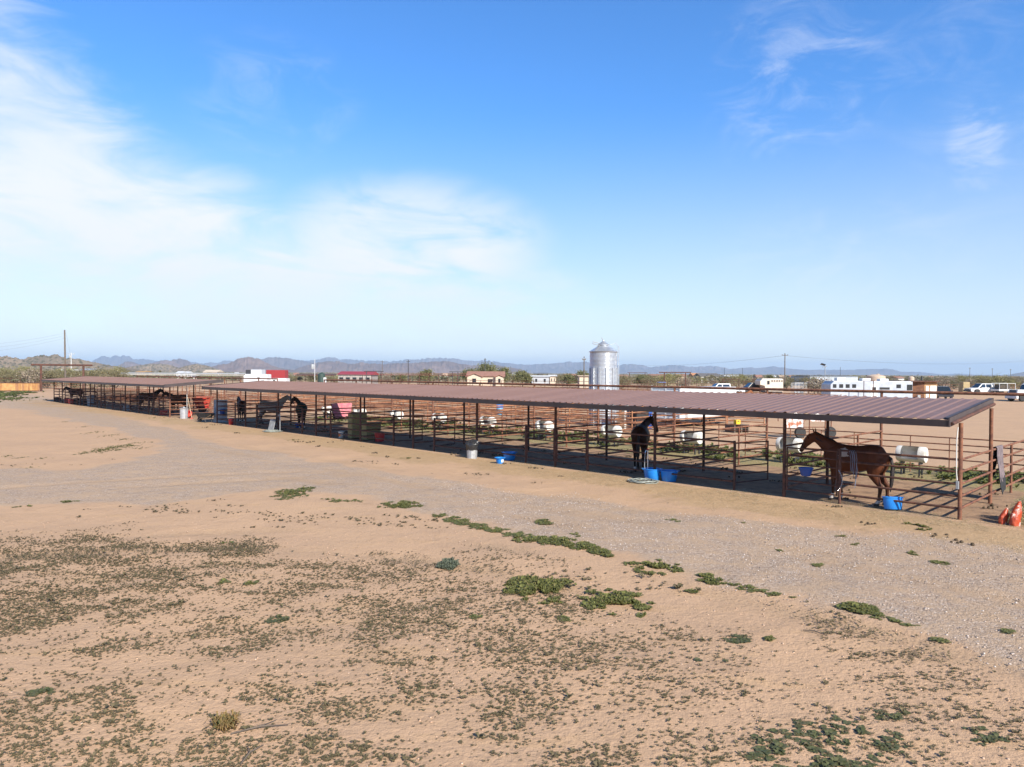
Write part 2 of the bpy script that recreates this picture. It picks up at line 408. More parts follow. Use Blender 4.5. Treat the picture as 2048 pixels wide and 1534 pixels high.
    strw = t.noise(t.mapv(P, (9, 40, 1), (0, 0, rad(25))), 1.0, 4, .6, 1.5)
    straw = t.mix(t.sstep(strw, .38, .66), (.36, .237, .13), (.45, .305, .175))
    straw = t.mix(t.m('MULTIPLY', t.sstep(nB, .5, .7), .5), straw, (.30, .20, .10))
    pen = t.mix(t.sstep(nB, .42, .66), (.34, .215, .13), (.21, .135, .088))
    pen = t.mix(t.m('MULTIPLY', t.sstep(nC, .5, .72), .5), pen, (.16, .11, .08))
    spr = t.mix(t.sstep(nC, .36, .64), (.40, .29, .16), (.13, .17, .05))
    frc = t.mix(t.sstep(t.noise(P, .03, 6, .65), .42, .6), (.28, .21, .13), (.16, .145, .075))
    frc = t.mix(t.m('MULTIPLY', t.sstep(t.noise(P, .004, 4, .6), .48, .6), .6), frc, (.36, .27, .18))
    warp = lambda a, k: t.sstep(t.m('ADD', a, t.m('MULTIPLY', t.m('SUBTRACT', nB, .5), k)), .28, .72)
    c = t.mix(warp(A('gravel'), .9), sand, grav)
    c = t.mix(t.m('MULTIPLY', A('track'), .55), c, t.mix(t.sstep(nC, .4, .6), (.44, .30, .185), (.33, .215, .13)))
    c = t.mix(t.m('MULTIPLY', warp(A('straw'), .8), .85), c, straw)
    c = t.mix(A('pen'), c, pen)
    c = t.mix(t.m('MULTIPLY', warp(A('sprout'), 1.4), .75), c, spr)
    c = t.mix(A('far'), c, frc)
    t.l.new(c, b.inputs['Base Color']); b.inputs['Roughness'].default_value = .95; b.inputs['Specular IOR Level'].default_value = .15
    h = t.m('ADD', t.m('MULTIPLY', nB, .5), t.m('ADD', t.m('MULTIPLY', nC, .32), t.m('MULTIPLY', nD, .10)))
    h = t.m('ADD', h, t.m('MULTIPLY', t.m('MULTIPLY', A('gravel'), t.m('SUBTRACT', 1., vor.outputs['Distance'])), .12))
    bn = t.new('ShaderNodeBump', ins={'Strength': .85, 'Distance': .09, 'Height': h}); t.l.new(bn.outputs[0], b.inputs['Normal'])
ground()

# ------------------------------------------------------------------ hills and mountains
def m_hill(name, c, c2, c3, s, dots=0.):
    m = bpy.data.materials.new(name); m.use_nodes = True
    t = NT(m.node_tree); b = t.n['Principled BSDF']; P = t.new('ShaderNodeNewGeometry').outputs['Position']
    col = t.mix(t.sstep(t.noise(P, s, 6, .6), .38, .62), c, c2)
    if dots:
        v = t.new('ShaderNodeTexVoronoi', feature='F1', ins={'Scale': dots}); t.l.new(P, v.inputs['Vector'])
        col = t.mix(t.m('MULTIPLY', t.m('SUBTRACT', 1., t.sstep(v.outputs['Distance'], .26, .52)), .9), col, c3)
    else: col = t.mix(t.m('MULTIPLY', t.sstep(t.noise(P, s * 6, 5, .65), .48, .7), .6), col, c3)
    t.l.new(col, b.inputs['Base Color']); b.inputs['Roughness'].default_value = 1; b.inputs['Specular IOR Level'].default_value = .05
    return m
HILLN = m_hill('near_hill_rock', (.185, .15, .11), (.25, .19, .135), (.06, .062, .036), .02, .15)
HILLB = m_hill('brown_hill_rock', (.14, .098, .085), (.20, .138, .115), (.085, .065, .06), .006)
HILLF = m_hill('far_mountain_rock', (.12, .10, .105), (.17, .14, .14), (.08, .07, .075), .002)
def ridge(name, prof, D, m, seed, depth=2.6, rough=.16, dn=14):
    px = np.array([p[0] for p in prof], float); py = np.array([p[1] for p in prof], float)
    n = max(60, int((px[-1] - px[0]) * .9)); q = np.linspace(px[0], px[-1], n)
    yy = np.interp(q, px, py)
    pts = np.array([at(a, b, D) for a, b in zip(q, yy)])
    x = pts[:, 0]; h = np.maximum(pts[:, 2], 0); h = h * (1 + (fbm(q * .22 + seed, q * 0 + seed, 4, seed + 40, .6) - .5) * .20)
    H = h.max() + 1e-6; dw = depth * H
    ts = np.linspace(-1, 1, 2 * dn + 1)
    V = []
    for t in ts:
        env = (1 - abs(t)) ** .85
        xs = x * (D + t * dw) / D * 1.0
        nz = fbm(xs / (H * .55) + 31.7, (t * dw) / (H * .55) + seed * 3.1, 5, seed) - .5
        gul = np.abs(fbm(xs / (H * .42) + 9.1 + t * 1.1 + seed, t * 2.6 + seed + .3 * np.sin(xs / H), 4, seed + 3) - .5) * 2
        w = 4 * abs(t) * (1 - abs(t))
        zz = h * env * (1 + rough * 2.4 * nz * w) - h * rough * 1.9 * gul * w
        zz = zz - 1.5 * (abs(t) > .999)
        V.append(np.stack([xs, D + t * dw + 0 * xs, np.maximum(zz, -1.5)], 1))
    V = np.concatenate(V); i = (np.arange(len(ts) - 1)[:, None] * n + np.arange(n - 1)[None, :]).ravel()
    o = rawmesh(name, V, np.stack([i, i + 1, i + n + 1, i + n], 1), m); o['kind'] = 'structure'
    o.data.polygons.foreach_set('use_smooth', [True] * len(i))
    return o
ridge('hill', [(-420, 716), (-300, 706), (-190, 716), (-90, 709), (-30, 715), (0, 712), (18, 712), (35, 716), (48, 718), (60, 714), (75, 711), (82, 710), (95, 711), (115, 709.5), (122, 713), (135, 716), (150, 717.5), (160, 717), (172, 721), (185, 724), (200, 727), (225, 731), (250, 735), (290, 741)], 1150, HILLN, 1)
ridge('hill', [(232, 740), (250, 735), (272, 731), (300, 728), (325, 728), (345, 731), (357, 735), (375, 741)], 1900, HILLN, 2)
ridge('hill', [(345, 741), (360, 735), (375, 731), (392, 728), (405, 729), (420, 733), (432, 737), (448, 742)], 1700, HILLN, 3)
ridge('hill', [(408, 740), (425, 733), (440, 728.5), (450, 728), (457, 727), (470, 721), (482, 716), (495, 715), (507, 715), (518, 718), (530, 724), (545, 731), (560, 736), (600, 742)], 3600, HILLB, 4)
ridge('hill', [(285, 735), (300, 727), (315, 723), (330, 719), (345, 722), (360, 730), (372, 737), (390, 742)], 4600, HILLB, 5)
ridge('hill', [(325, 730), (345, 720), (355, 718), (365, 718), (375, 722), (385, 727), (400, 731), (420, 736), (440, 742)], 5200, HILLB, 6)
ridge('mountain', [(230, 735), (250, 724), (262, 722.5), (275, 727), (290, 732), (320, 741)], 4800, HILLB, 7)
ridge('mountain', [(160, 736), (185, 722), (195, 716), (203, 711.5), (212, 712), (220, 716), (225, 713.5), (232, 711), (240, 713), (245, 711.5), (257, 712), (265, 717), (275, 719), (285, 717.5), (300, 720), (315, 722), (340, 724), (380, 723), (395, 725), (407, 728), (420, 724.5), (435, 726), (450, 721), (465, 723), (500, 722), (525, 726), (560, 737)], 9500, HILLF, 8, rough=.2)
ridge('mountain', [(505, 736), (520, 720.5), (535, 716), (550, 714.5), (565, 715), (580, 718), (600, 720.5), (625, 725), (650, 732), (690, 743)], 6000, HILLF, 9)
ridge('mountain', [(590, 738), (612, 731), (630, 726), (650, 723), (670, 722), (690, 726), (705, 728), (720, 725), (740, 727), (770, 728), (800, 726), (830, 726), (850, 724), (880, 722), (900, 723), (920, 727), (945, 731), (970, 729), (1000, 731), (1040, 738), (1060, 746)], 4300, HILLB, 10)
ridge('mountain', [(570, 730), (600, 721), (625, 720.5), (640, 718), (655, 714.5), (665, 715), (680, 719), (695, 718), (705, 719.5), (725, 721), (750, 722), (780, 722.5), (800, 721.5), (820, 719), (840, 718), (860, 716.5), (880, 716), (900, 716.5), (915, 717), (930, 720), (945, 722), (960, 721.5), (980, 721), (1000, 725), (1040, 729), (1060, 729), (1080, 728), (1100, 727.5), (1125, 725), (1140, 723.5), (1150, 725), (1165, 723), (1180, 724), (1210, 728), (1235, 731), (1260, 728), (1280, 730), (1300, 734), (1320, 732), (1345, 730), (1360, 731), (1380, 734), (1400, 733), (1420, 732), (1440, 733), (1460, 738), (1480, 736), (1500, 735), (1520, 736), (1545, 733), (1565, 735), (1590, 738), (1620, 740), (1650, 739.5), (1690, 739.5), (1720, 739), (1760, 737.5), (1775, 737), (1790, 740), (1803, 743.5), (1840, 744), (1870, 747), (1890, 749), (1910, 747), (1930, 748), (1960, 750), (1990, 749), (2010, 751), (2060, 752), (2200, 752)], 9200, HILLF, 11, rough=.2)
ridge('mountain', [(1985, 756), (2010, 751), (2030, 747), (2060, 742), (2120, 735), (2200, 740), (2300, 752)], 5200, HILLF, 12)

# ------------------------------------------------------------------ the two long horse shelters
ORD = ['first', 'second', 'third', 'fourth', 'fifth', 'sixth', 'seventh', 'eighth', 'ninth', 'tenth', 'eleventh', 'twelfth', 'thirteenth', 'fourteenth']
VB = 3.23                                                 # back posts behind the front posts
def rowthing(name, label, cat, u, v, group=None): return T(name, label, cat, R(u, v), -TH, group)     # local x = -u, local y = +v
def roof_sheet(u0, u1, v0, z0, v1, z1):
    pitch = .3048; n = int(round((u1 - u0) / pitch)); mb = MB()
    prof = []
    for i in range(n):
        a = u0 + i * pitch
        prof += [(a, 0), (a + .08, 0), (a + .122, .027), (a + .158, .027), (a + .20, 0)]
    prof.append((u0 + n * pitch, 0))
    th = .012; V = []; Fs = []; N = len(prof)
    for off in (0, -th):
        for (v, z) in ((v0, z0), (v1, z1)):
            V += [(-u, v, z + h + off) for u, h in prof]
    for i in range(N - 1):
        Fs.append((i, i + 1, N + i + 1, N + i)); Fs.append((2 * N + i, 3 * N + i, 3 * N + i + 1, 2 * N + i + 1))
        Fs.append((i, 2 * N + i, 2 * N + i + 1, i + 1)); Fs.append((N + i, N + i + 1, 3 * N + i + 1, 3 * N + i))
    Fs.append((0, N, 3 * N, 2 * N)); Fs.append((N - 1, 3 * N - 1, 4 * N - 1, 2 * N - 1))
    return mb.add(V, Fs), u0 + n * pitch
def shelter(label, u0, v0, n, bay, ue0, ue1):
    s = rowthing('horse_shelter', label, 'shelter', u0, v0)
    vf, vb, zf, zb = -.92, 3.62, 2.575, 2.955
    zz = lambda v: zf + (v - vf) / (vb - vf) * (zb - zf)
    rm, ue1 = roof_sheet(ue0, ue1, vf, zf, vb, zb); rm.build('roof', ROOF, s, smooth=0)
    MB().box((-(ue0 + ue1) / 2, vf + .03, zf - .1), (ue1 - ue0 - .02, .05, .165)).build('front_purlin', FASC, s, 0)
    MB().box((-(ue0 + ue1) / 2, vb - .03, zb - .1), (ue1 - ue0 - .02, .05, .165)).build('back_purlin', FASC, s, 0)
    for ue, sg in ((ue0, 1), (ue1, -1)):
        x = -ue + sg * .012
        f = MB(); sl = math.atan2(zb - zf, vb - vf)
        f.add([(x + a, v, z) for a in (-.012, .012) for v, z in ((vf - .012, zf - .185), (vf - .012, zf + .05), (vb + .012, zb + .05), (vb + .012, zb - .185))],
              [(0, 1, 2, 3), (7, 6, 5, 4), (0, 4, 5, 1), (1, 5, 6, 2), (2, 6, 7, 3), (3, 7, 4, 0)])
        f.add([(x + a, v, z + b) for b in (.042, .05) for a, v, z in ((-sg * .11, vf - .012, zf), (sg * .012, vf - .012, zf), (sg * .012, vb + .012, zb), (-sg * .11, vb + .012, zb))],
              [(0, 1, 2, 3), (7, 6, 5, 4), (0, 4, 5, 1), (1, 5, 6, 2), (2, 6, 7, 3), (3, 7, 4, 0)])
        f.build('end_trim', FASE, s, 0)
    pu = None
    for k in range(n + 1):
        x = -k * bay
        for v in (0, VB):
            MB().tube([(x, v, -.05), (x, v, zz(v) - .2)], .05, 10).build('post', RUSTD if k else RUST, s)  # inner posts take the shade-darkened rust, the sunlit end posts the plain one
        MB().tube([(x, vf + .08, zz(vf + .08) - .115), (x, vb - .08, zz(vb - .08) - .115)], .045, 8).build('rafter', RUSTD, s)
    for v in (.6, 1.75, 2.8):
        MB().box((-(ue0 + ue1) / 2, v, zz(v) - .045), (ue1 - ue0 - .1, .05, .05)).build('purlin', FASC, s, 0)
    return s
BAY, BAY2, U2, V2 = 4.572, 3.66, 54.3, -.2
shelter('nearer of the two long brown corrugated shade roofs on rusty pipe posts', 0, 0, 10, BAY, .05, 46.05)
shelter('farther of the two long brown shade roofs, ending left of the nearer one', U2, V2, 10, BAY2, -1.5, 38.2)

# ------------------------------------------------------------------ pipe fences of the pens
HTS = (.28, .59, .90, 1.21, 1.52)
def rails(par, p0, p1, hts, r, m, n=8):
    for h in hts:
        MB().tube([(p0[0], p0[1], h), (p1[0], p1[1], h)], r, n).build('rail', m, par)
def posts(par, ps, top, r, m, n=10):
    for p in ps: MB().tube([(p[0], p[1], -.04), (p[0], p[1], top)], r, n).build('post', m, par)
def gate(label, u, v, L, ang, m, group):
    g = T('pipe_gate', label, 'gate', R(u, v), -TH + ang, group)
    [MB().tube([(x, 0, .22), (x, 0, 1.5)], .024, 8).build('upright', m, g) for x in (0, -L)]
    for h in (.24, .5, .75, 1.0, 1.25, 1.48): MB().tube([(-.02, 0, h), (-L + .02, 0, h)], .021, 8).build('rail', m, g)
    for h in (.45, 1.3): MB().box((.045, 0, h), (.05, .03, .05)).build('hinge', DARK, g)
    return g
def stall_row(where, u0, v0, n, bay, depth, opens, mshade, closed_far):
    gw = bay * .352
    for k in range(n):
        o = ORD[k]; ua, ub = u0 + k * bay, u0 + (k + 1) * bay
        far_gate = k % 2 == 0                              # the gate hangs at the far post on even stalls, at the near post on odd ones
        ps = ub - gw if far_gate else ua + gw             # the short post that parts fence panel and gate
        a, b = (ua, ps) if far_gate else (ps, ub)
        p = rowthing('stall_fence', f'{o} front stall fence from the right under {where}, shade-darkened rusty five-rail pipe', 'stall fence', a, v0, 'front fences of the stalls')
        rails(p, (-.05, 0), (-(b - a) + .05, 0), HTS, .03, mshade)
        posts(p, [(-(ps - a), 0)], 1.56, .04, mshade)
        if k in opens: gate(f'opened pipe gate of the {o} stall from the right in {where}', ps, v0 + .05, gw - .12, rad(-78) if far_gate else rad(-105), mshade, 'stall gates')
        elif far_gate: gate(f'closed pipe gate of the {o} stall from the right in {where}', ps + .075, v0, gw - .16, 0, mshade, 'stall gates')
        else: gate(f'closed pipe gate of the {o} stall from the right in {where}', ua + .085, v0, gw - .16, 0, mshade, 'stall gates')
    for k in range(n + 1):
        d = rowthing('pipe_divider', f'{ORD[k]} divider fence from the right under {where}, rusty five-rail pipe', 'fence', u0 + k * bay, v0, 'dividers between the pens')
        for h in HTS: MB().tube([(0, .05, h), (0, VB - .05, h)], .03, 8).build('rail', RUST, d)
        for h in HTS: MB().tube([(0, VB + .05, h), (0, depth - .06, h)], .03, 8).build('rail', RUST, d)
        posts(d, [(0, 5.95)], 1.55, .036, RUST)
stall_row('the near shelter', 0, 0, 10, BAY, 8.5, (1, 4, 5, 8), RUSTD, None)
stall_row('the far shelter', U2, V2, 10, BAY2, 8.5, (2, 6), RUSTD, None)
# back fences: tall posts with a pipe along their tops, low rails between
def back_fence(label, u0, n, bay, v, ext, ztop, first=0):
    f = rowthing('back_pipe_fence', label, 'fence', u0, v)
    L = n * bay
    MB().tube([(ext, 0, ztop), (-L, 0, ztop)], .055, 10).build('top_pipe', RUST, f)
    posts(f, [(-k * bay, 0) for k in range(n + 1)], ztop - .04, .05, RUST)
    if ext > 2: posts(f, [(bay, 0)], ztop - .04, .05, RUST)
    for h in (.3, .62, .94, 1.16, 1.40): MB().tube([(ext, .06, h), (-L, .06, h)], .022, 8).build('rail', RUST, f)
    for k in range(-1 if ext > 2 else 0, n):
        for q in (.22, .5, .78): MB().tube([(-(k + q) * bay, .06, .05), (-(k + q) * bay, .06, 1.4)], .02, 6).build('upright', RUST, f)
    return f
back_fence('long back fence of the near pens with one thick pipe on tall posts', .05, 10, BAY, 8.5, 9.0, 3.02)
back_fence('back fence of the far pens with a high top pipe, left of the near pens', 53.6, 10, BAY2, 8.5, 0, 3.02)
# pens across the alley, a maze of orange pipe
def pen_run(label, u0, u1, v, hts, post_gap, m, r=.028, top=1.75):
    f = rowthing('corral_fence', label, 'corral fence', u0, v, 'corral fences beyond the shelters')
    L = u1 - u0; rails(f, (0, 0), (-L, 0), hts, r, m, 6)
    n = max(1, int(round(L / post_gap)))
    posts(f, [(-L * k / n, 0) for k in range(n + 1)], top, .036, m, 8)
def cross_run(label, u, v0, v1, hts, m):
    f = rowthing('corral_divider', label, 'corral fence', u, v0, 'cross fences between the far corrals')
    rails(f, (0, .05), (0, v1 - v0 - .05), hts, .028, m, 6); posts(f, [(0, (v1 - v0) * q) for q in (.33, .66)], 1.7, .034, m, 8)
H5 = (.35, .68, 1.0, 1.32, 1.65); H6 = (.3, .58, .86, 1.14, 1.42, 1.7)
for i, (v, a, b, hts, nm) in enumerate(((12.4, 19, 84, H5, 'nearest to'), (16.6, 19, 84, H6, 'second behind'), (21.2, 18, 86, H5, 'third behind'), (26.5, 18, 88, H6, 'fourth behind'), (33, 20, 92, H5, 'fifth behind'), (41, 22, 96, H6, 'sixth behind'), (51, 22, 100, H5, 'seventh behind'), (62, 22, 104, H6, 'farthest behind'))):
    pen_run(f'long orange pipe corral fence parallel to the shelters, {nm} the back fence', a, b, v, hts, 4.6, RUST if i % 3 == 1 else RUSTL, .034)
for i, (u, a, b) in enumerate(((20.5, 12.4, 33), (26, 12.4, 26.5), (31.5, 12.4, 41), (37, 12.4, 26.5), (42.5, 12.4, 41), (48, 12.4, 26.5), (53.5, 12.4, 41), (60, 12.4, 33), (68, 12.4, 41), (77, 16.6, 41))):
    cross_run(f'{ORD[i]} cross fence from the right in the orange pipe corrals beyond the shelters', u, a, b, H5, RUSTL)

# ------------------------------------------------------------------ horses
def m_coat(name, c, leg, sock_f=0., sock_r=0., rough=.55, patch=None):
    m = bpy.data.materials.new(name); m.use_nodes = True
    t = NT(m.node_tree); b = t.n['Principled BSDF']; co = t.new('ShaderNodeTexCoord').outputs['Object']
    sp = t.new('ShaderNodeSeparateXYZ'); t.l.new(co, sp.inputs[0]); x, y, z = sp.outputs
    n = t.noise(co, 3.5, 4, .6)
    col = t.mix(t.sstep(n, .3, .7), c, tuple(v * 1.35 for v in c))
    zz = t.m('ADD', z, t.m('MULTIPLY', t.m('SUBTRACT', n, .5), .25))
    col = t.mix(t.m('SUBTRACT', 1., t.sstep(zz, .35, .78)), col, leg)
    muz = t.m('MULTIPLY', t.sstep(x, 1.28, 1.42), t.m('SUBTRACT', 1., t.sstep(z, 1.5, 1.62)))
    col = t.mix(t.m('MULTIPLY', muz, .7), col, (.03, .022, .02))
    if sock_f or sock_r:
        front = t.sstep(x, -.1, .1)
        lim = t.m('ADD', t.m('MULTIPLY', front, sock_f - sock_r), sock_r)
        lim = t.m('ADD', lim, t.m('MULTIPLY', t.m('SUBTRACT', n, .5), .08))
        col = t.mix(t.m('LESS_THAN', z, lim), col, (.62, .56, .50))
    if patch:
        d = t.new('ShaderNodeVectorMath', operation='DISTANCE', ins={0: co, 1: patch}).outputs['Value']
        n2 = t.noise(co, 11, 4, .65)
        col = t.mix(t.m('LESS_THAN', t.m('ADD', d, t.m('MULTIPLY', t.m('SUBTRACT', n2, .5), .42)), .135), col, (.50, .42, .36))
    hoof = t.m('LESS_THAN', z, .065)
    col = t.mix(hoof, col, (.05, .04, .035))
    t.l.new(col, b.inputs['Base Color']); b.inputs['Roughness'].default_value = rough
    b.inputs['Specular IOR Level'].default_value = .16
    return m
def loft(mb, chain, n=14, lat=(0, 1, 0)):
    lat = Vector(lat); P = [Vector(c[:3]) for c in chain]; o = len(mb.v); rings = []
    def ring(p, a, b, ra, rb):
        k = len(mb.v)
        for i in range(n):
            q = 2 * math.pi * i / n; mb.v.append(tuple(p + a * ra * math.cos(q) + b * rb * math.sin(q)))
        rings.append(k)
    N = len(P)
    for i, c in enumerate(chain):
        d = (P[min(i + 1, N - 1)] - P[max(i - 1, 0)]).normalized()
        a = (lat - d * lat.dot(d)).normalized(); b = d.cross(a)
        ra, rb = c[3], c[4]
        if i == 0:
            for f in (.0, .38, .71, .92): ring(P[0] - d * min(ra, rb) * (1 - f) ** 1.0 * .9, a, b, ra * max(.05, math.sqrt(1 - (1 - f) ** 2)), rb * max(.05, math.sqrt(1 - (1 - f) ** 2)))
        ring(P[i], a, b, ra, rb)
        if i == N - 1:
            for f in (.92, .71, .38, .0): ring(P[-1] + d * min(ra, rb) * (1 - f) * .9, a, b, ra * max(.05, math.sqrt(1 - (1 - f) ** 2)), rb * max(.05, math.sqrt(1 - (1 - f) ** 2)))
    for r0, r1 in zip(rings[:-1], rings[1:]):
        for i in range(n):
            j = (i + 1) % n; mb.f.append((r0 + i, r0 + j, r1 + j, r1 + i)); mb.mi.append(0)
    mb.f.append(tuple(reversed(range(rings[0], rings[0] + n)))); mb.mi.append(0)
    mb.f.append(tuple(range(rings[-1], rings[-1] + n))); mb.mi.append(0)
BODY = [(-.78, 0, 1.20, .13, .17), (-.66, 0, 1.22, .25, .29), (-.48, 0, 1.235, .285, .315), (-.25, 0, 1.195, .275, .315), (.0, 0, 1.15, .29, .335), (.25, 0, 1.15, .275, .345), (.45, 0, 1.18, .235, .345), (.60, 0, 1.18, .19, .26), (.70, 0, 1.17, .13, .15)]
BODY = [(x, y, z, a * 1.09, b * 1.07) for x, y, z, a, b in BODY]
def horse_parts(neck=None, head=None, yaw=0., legs=(0, 0, 0, 0)):
    mb = MB(); loft(mb, BODY, 18)
    nk = neck or [(.42, 1.27, .17, .27), (.66, 1.42, .13, .225), (.86, 1.59, .10, .175), (1.02, 1.73, .085, .135), (1.10, 1.80, .075, .11)]
    hd = head or [(1.06, 1.82, .075, .10), (1.18, 1.76, .095, .135), (1.27, 1.66, .085, .125), (1.37, 1.54, .062, .085), (1.46, 1.43, .055, .07), (1.50, 1.375, .05, .058)]
    piv = Vector((.42, 0, 0))
    def tw(x, z, f):                                       # turning the neck and head sideways, more towards the poll
        a = yaw * f; v = Vector((x - piv.x, 0, 0)); return (piv.x + v.x * math.cos(a), v.x * math.sin(a), z)
    NK = []
    for i, (x, z, a, b) in enumerate(nk):
        f = i / (len(nk) - 1); NK.append((*tw(x, z, f), a, b))
    ly = (-math.sin(yaw), math.cos(yaw), 0)
    loft(mb, NK, 14, lat=(-math.sin(yaw * .6), math.cos(yaw * .6), 0))
    HD = [(*tw(x, z, 1), a, b) for x, z, a, b in hd]; loft(mb, HD, 14, lat=ly)
    px, pz = hd[0][0], hd[0][1]
    L = Vector(ly)
    for sg in (-1, 1):
        e0 = Vector(tw(px + .015, pz + .07, 1)) + L * sg * .05; e1 = Vector(tw(px + .055, pz + .225, 1)) + L * sg * .075
        loft(mb, [(*e0, .032, .026), (*(e0.lerp(e1, .5)), .03, .02), (*e1, .008, .008)], 8, lat=ly)
    fl, fr, hl, hr = legs
    for sg, q in ((1, fl), (-1, fr)):
        y = .135 * sg
        loft(mb, [(.47, y * .9, 1.12, 0.113, 0.192), (.45 + q * .15, y, .92, 0.096, 0.130), (.46 + q * .35, y, .72, 0.068, 0.085), (.47 + q * .5, y, .52, 0.054, 0.063), (.465 + q * .75, y, .36, 0.038, 0.043), (.465 + q * .9, y, .2, 0.038, 0.042), (.47 + q, y, .135, 0.047, 0.052), (.50 + q, y, .07, 0.050, 0.056), (.525 + q, y, .015, 0.059, 0.070)], 10)
    for sg, q in ((1, hl), (-1, hr)):
        y = .14 * sg
        loft(mb, [(-.60, y * .75, 1.15, 0.169, 0.271), (-.57 + q * .1, y * .95, .96, 0.141, 0.226), (-.56 + q * .3, y, .78, 0.096, 0.141), (-.67 + q * .5, y, .60, 0.059, 0.081), (-.735 + q * .6, y, .51, 0.051, 0.070), (-.72 + q * .75, y, .36, 0.041, 0.047), (-.70 + q * .9, y, .2, 0.041, 0.045), (-.69 + q, y, .135, 0.049, 0.053), (-.66 + q, y, .07, 0.051, 0.056), (-.635 + q, y, .015, 0.059, 0.070)], 10)
    return mb, nk, hd, tw, L
def remesh(mb, name, m, vox, it):
    me = mb.mesh(name, m); tmp = bpy.data.objects.new('tmp', me); COL.objects.link(tmp)
    r = tmp.modifiers.new('r', 'REMESH'); r.mode = 'VOXEL'; r.voxel_size = vox; r.use_smooth_shade = True
    s = tmp.modifiers.new('s', 'SMOOTH'); s.factor = .5; s.iterations = it
    dg = bpy.context.evaluated_depsgraph_get(); dg.update()
    out = bpy.data.meshes.new_from_object(tmp.evaluated_get(dg)); out.name = name
    bpy.data.objects.remove(tmp)
    if not out.materials: out.materials.append(m)
    out.polygons.foreach_set('use_smooth', [True] * len(out.polygons))
    return out
EYE = mat('dark_eye', (.01, .008, .007), .15)
def horse(label, loc, heading, coat, mane_c, scale=1., vox=.03, neck=None, head=None, yaw=0., legs=(0, 0, 0, 0), group='horses', blanket=None, halter=None):
    h = T('horse', label, 'horse', loc, heading, group); h.scale = (scale,) * 3
    mb, nk, hd, tw, L = horse_parts(neck, head, yaw, legs)
    b = bpy.data.objects.new('body', remesh(mb, 'body', coat, vox, 3)); COL.objects.link(b); b.parent = h
    mm = mat('mane_' + '_'.join('%02d' % int(x * 99) for x in mane_c), mane_c, .7, 0, tuple(x * .5 for x in mane_c), 9)
    ma = MB(); prev = None
    for i, (x, z, a, bb) in enumerate(nk):                 # mane: a ruffled crest falling to one side
        f = i / (len(nk) - 1); zt = z + bb * (.86 if i else .55); p = Vector(tw(x - bb * .45, zt + .015, f)); q = p + L * .09 + Vector((-.03, 0, -.17))
        w = Vector((0, 0, .02)); ring = [p - L * .02, p + w, q + L * .012, q - L * .012]
        k = len(ma.v); ma.v += [tuple(v) for v in ring]
        if prev is not None:
            for j in range(4): ma.f.append((prev + j, prev + (j + 1) % 4, k + (j + 1) % 4, k + j)); ma.mi.append(0)
        else: ma.f.append((k, k + 1, k + 2, k + 3)); ma.mi.append(0)
        prev = k
    ma.f.append((prev + 3, prev + 2, prev + 1, prev)); ma.mi.append(0)
    ma.build('mane', mm, h, 60)
    tl = MB(); loft(tl, [(-.84, 0, 1.30, .03, .03), (-.93, 0, 1.24, .04, .035), (-.97, .005, 1.05, .05, .04), (-.965, .015, .80, .065, .05), (-.95, .02, .58, .06, .04), (-.93, .02, .40, .012, .012)], 10)
    tl.build('tail', mm, h, 60)
    for sg in (-1, 1):
        e = Vector(tw(hd[1][0] + .035, hd[1][1] - .005, 1)) + L * sg * (hd[1][2] * .92)
        MB().lathe([(.002, -.022), (.014, -.016), (.021, 0), (.014, .016), (.002, .022)], 8, tuple(e)).build('eye', EYE, h, 80)
    if blanket:
        bk = MB(); loft(bk, [(x, y, z + .012, a + .03, r + .025) for x, y, z, a, r in BODY[blanket[1]:blanket[2]]], 18)
        bl = bpy.data.objects.new('blanket', remesh(bk, 'blanket', blanket[0], .03, 2)); COL.objects.link(bl); bl.parent = h
    return h
ANG = lambda du, dv: math.atan2(du * UU[1] + dv * WW[1], du * UU[0] + dv * WW[0])      # world heading of a direction in the row
BAYC = m_coat('bay_coat', (.085, .028, .013), (.06, .024, .013), .19, .15, patch=(.16, .26, 1.32))
DKB = m_coat('dark_bay_coat', (.030, .012, .007), (.014, .009, .008), 0, .17)
BLK = m_coat('black_coat', (.012, .009, .009), (.010, .009, .009))
GRYC = m_coat('grey_coat', (.26, .25, .245), (.12, .115, .11))
CHE = m_coat('sorrel_coat', (.20, .075, .03), (.18, .075, .035), .2, .2)
LOWN = [(.40, 1.27, .17, .27), (.64, 1.40, .13, .215), (.84, 1.53, .10, .165), (1.00, 1.63, .085, .13), (1.08, 1.68, .075, .11)]
LOWH = [(1.05, 1.70, .075, .10), (1.17, 1.63, .095, .135), (1.27, 1.53, .085, .12), (1.36, 1.41, .062, .085), (1.435, 1.30, .055, .068), (1.465, 1.245, .05, .057)]
horse('chestnut brown horse with white front socks standing in profile behind the front gate, facing left', R(2.80, .62), ANG(1, .06), BAYC, (.02, .012, .01), 1.08, .02, LOWN, LOWH, 0, (.03, -.09, .0, -.1))
horse('dark brown horse seen from behind in the shade above the two blue tubs', R(11.05, 1.9), ANG(.50, .86), DKB, (.012, .01, .01), 1.1, .026, [(x * .92, y, a, b) for x, y, a, b in LOWN], [(x * .92, y, a, b) for x, y, a, b in LOWH], yaw=-.55, legs=(0, .05, .04, -.06))
horse('bay horse with its rump to the stall front, right of the wheelbarrow', R(46.3, 2.0), ANG(.95, .3), DKB, (.015, .012, .01), 1.0, .034, LOWN, LOWH, .1)
horse('grey horse with its neck raised, standing between the bay and the blanketed horse', R(42.4, 2.4), ANG(-.75, .65), GRYC, (.06, .06, .06), 1.05, .034, yaw=.1, legs=(.06, 0, 0, -.08))
horse('dark horse wearing a dark green blanket, looking away with ears up', R(37.6, 2.1), ANG(1, .45), DKB, (.012, .01, .01), 1.05, .034, yaw=.55, blanket=(mat('green_blanket', (.012, .035, .03), .9), 1, 7))
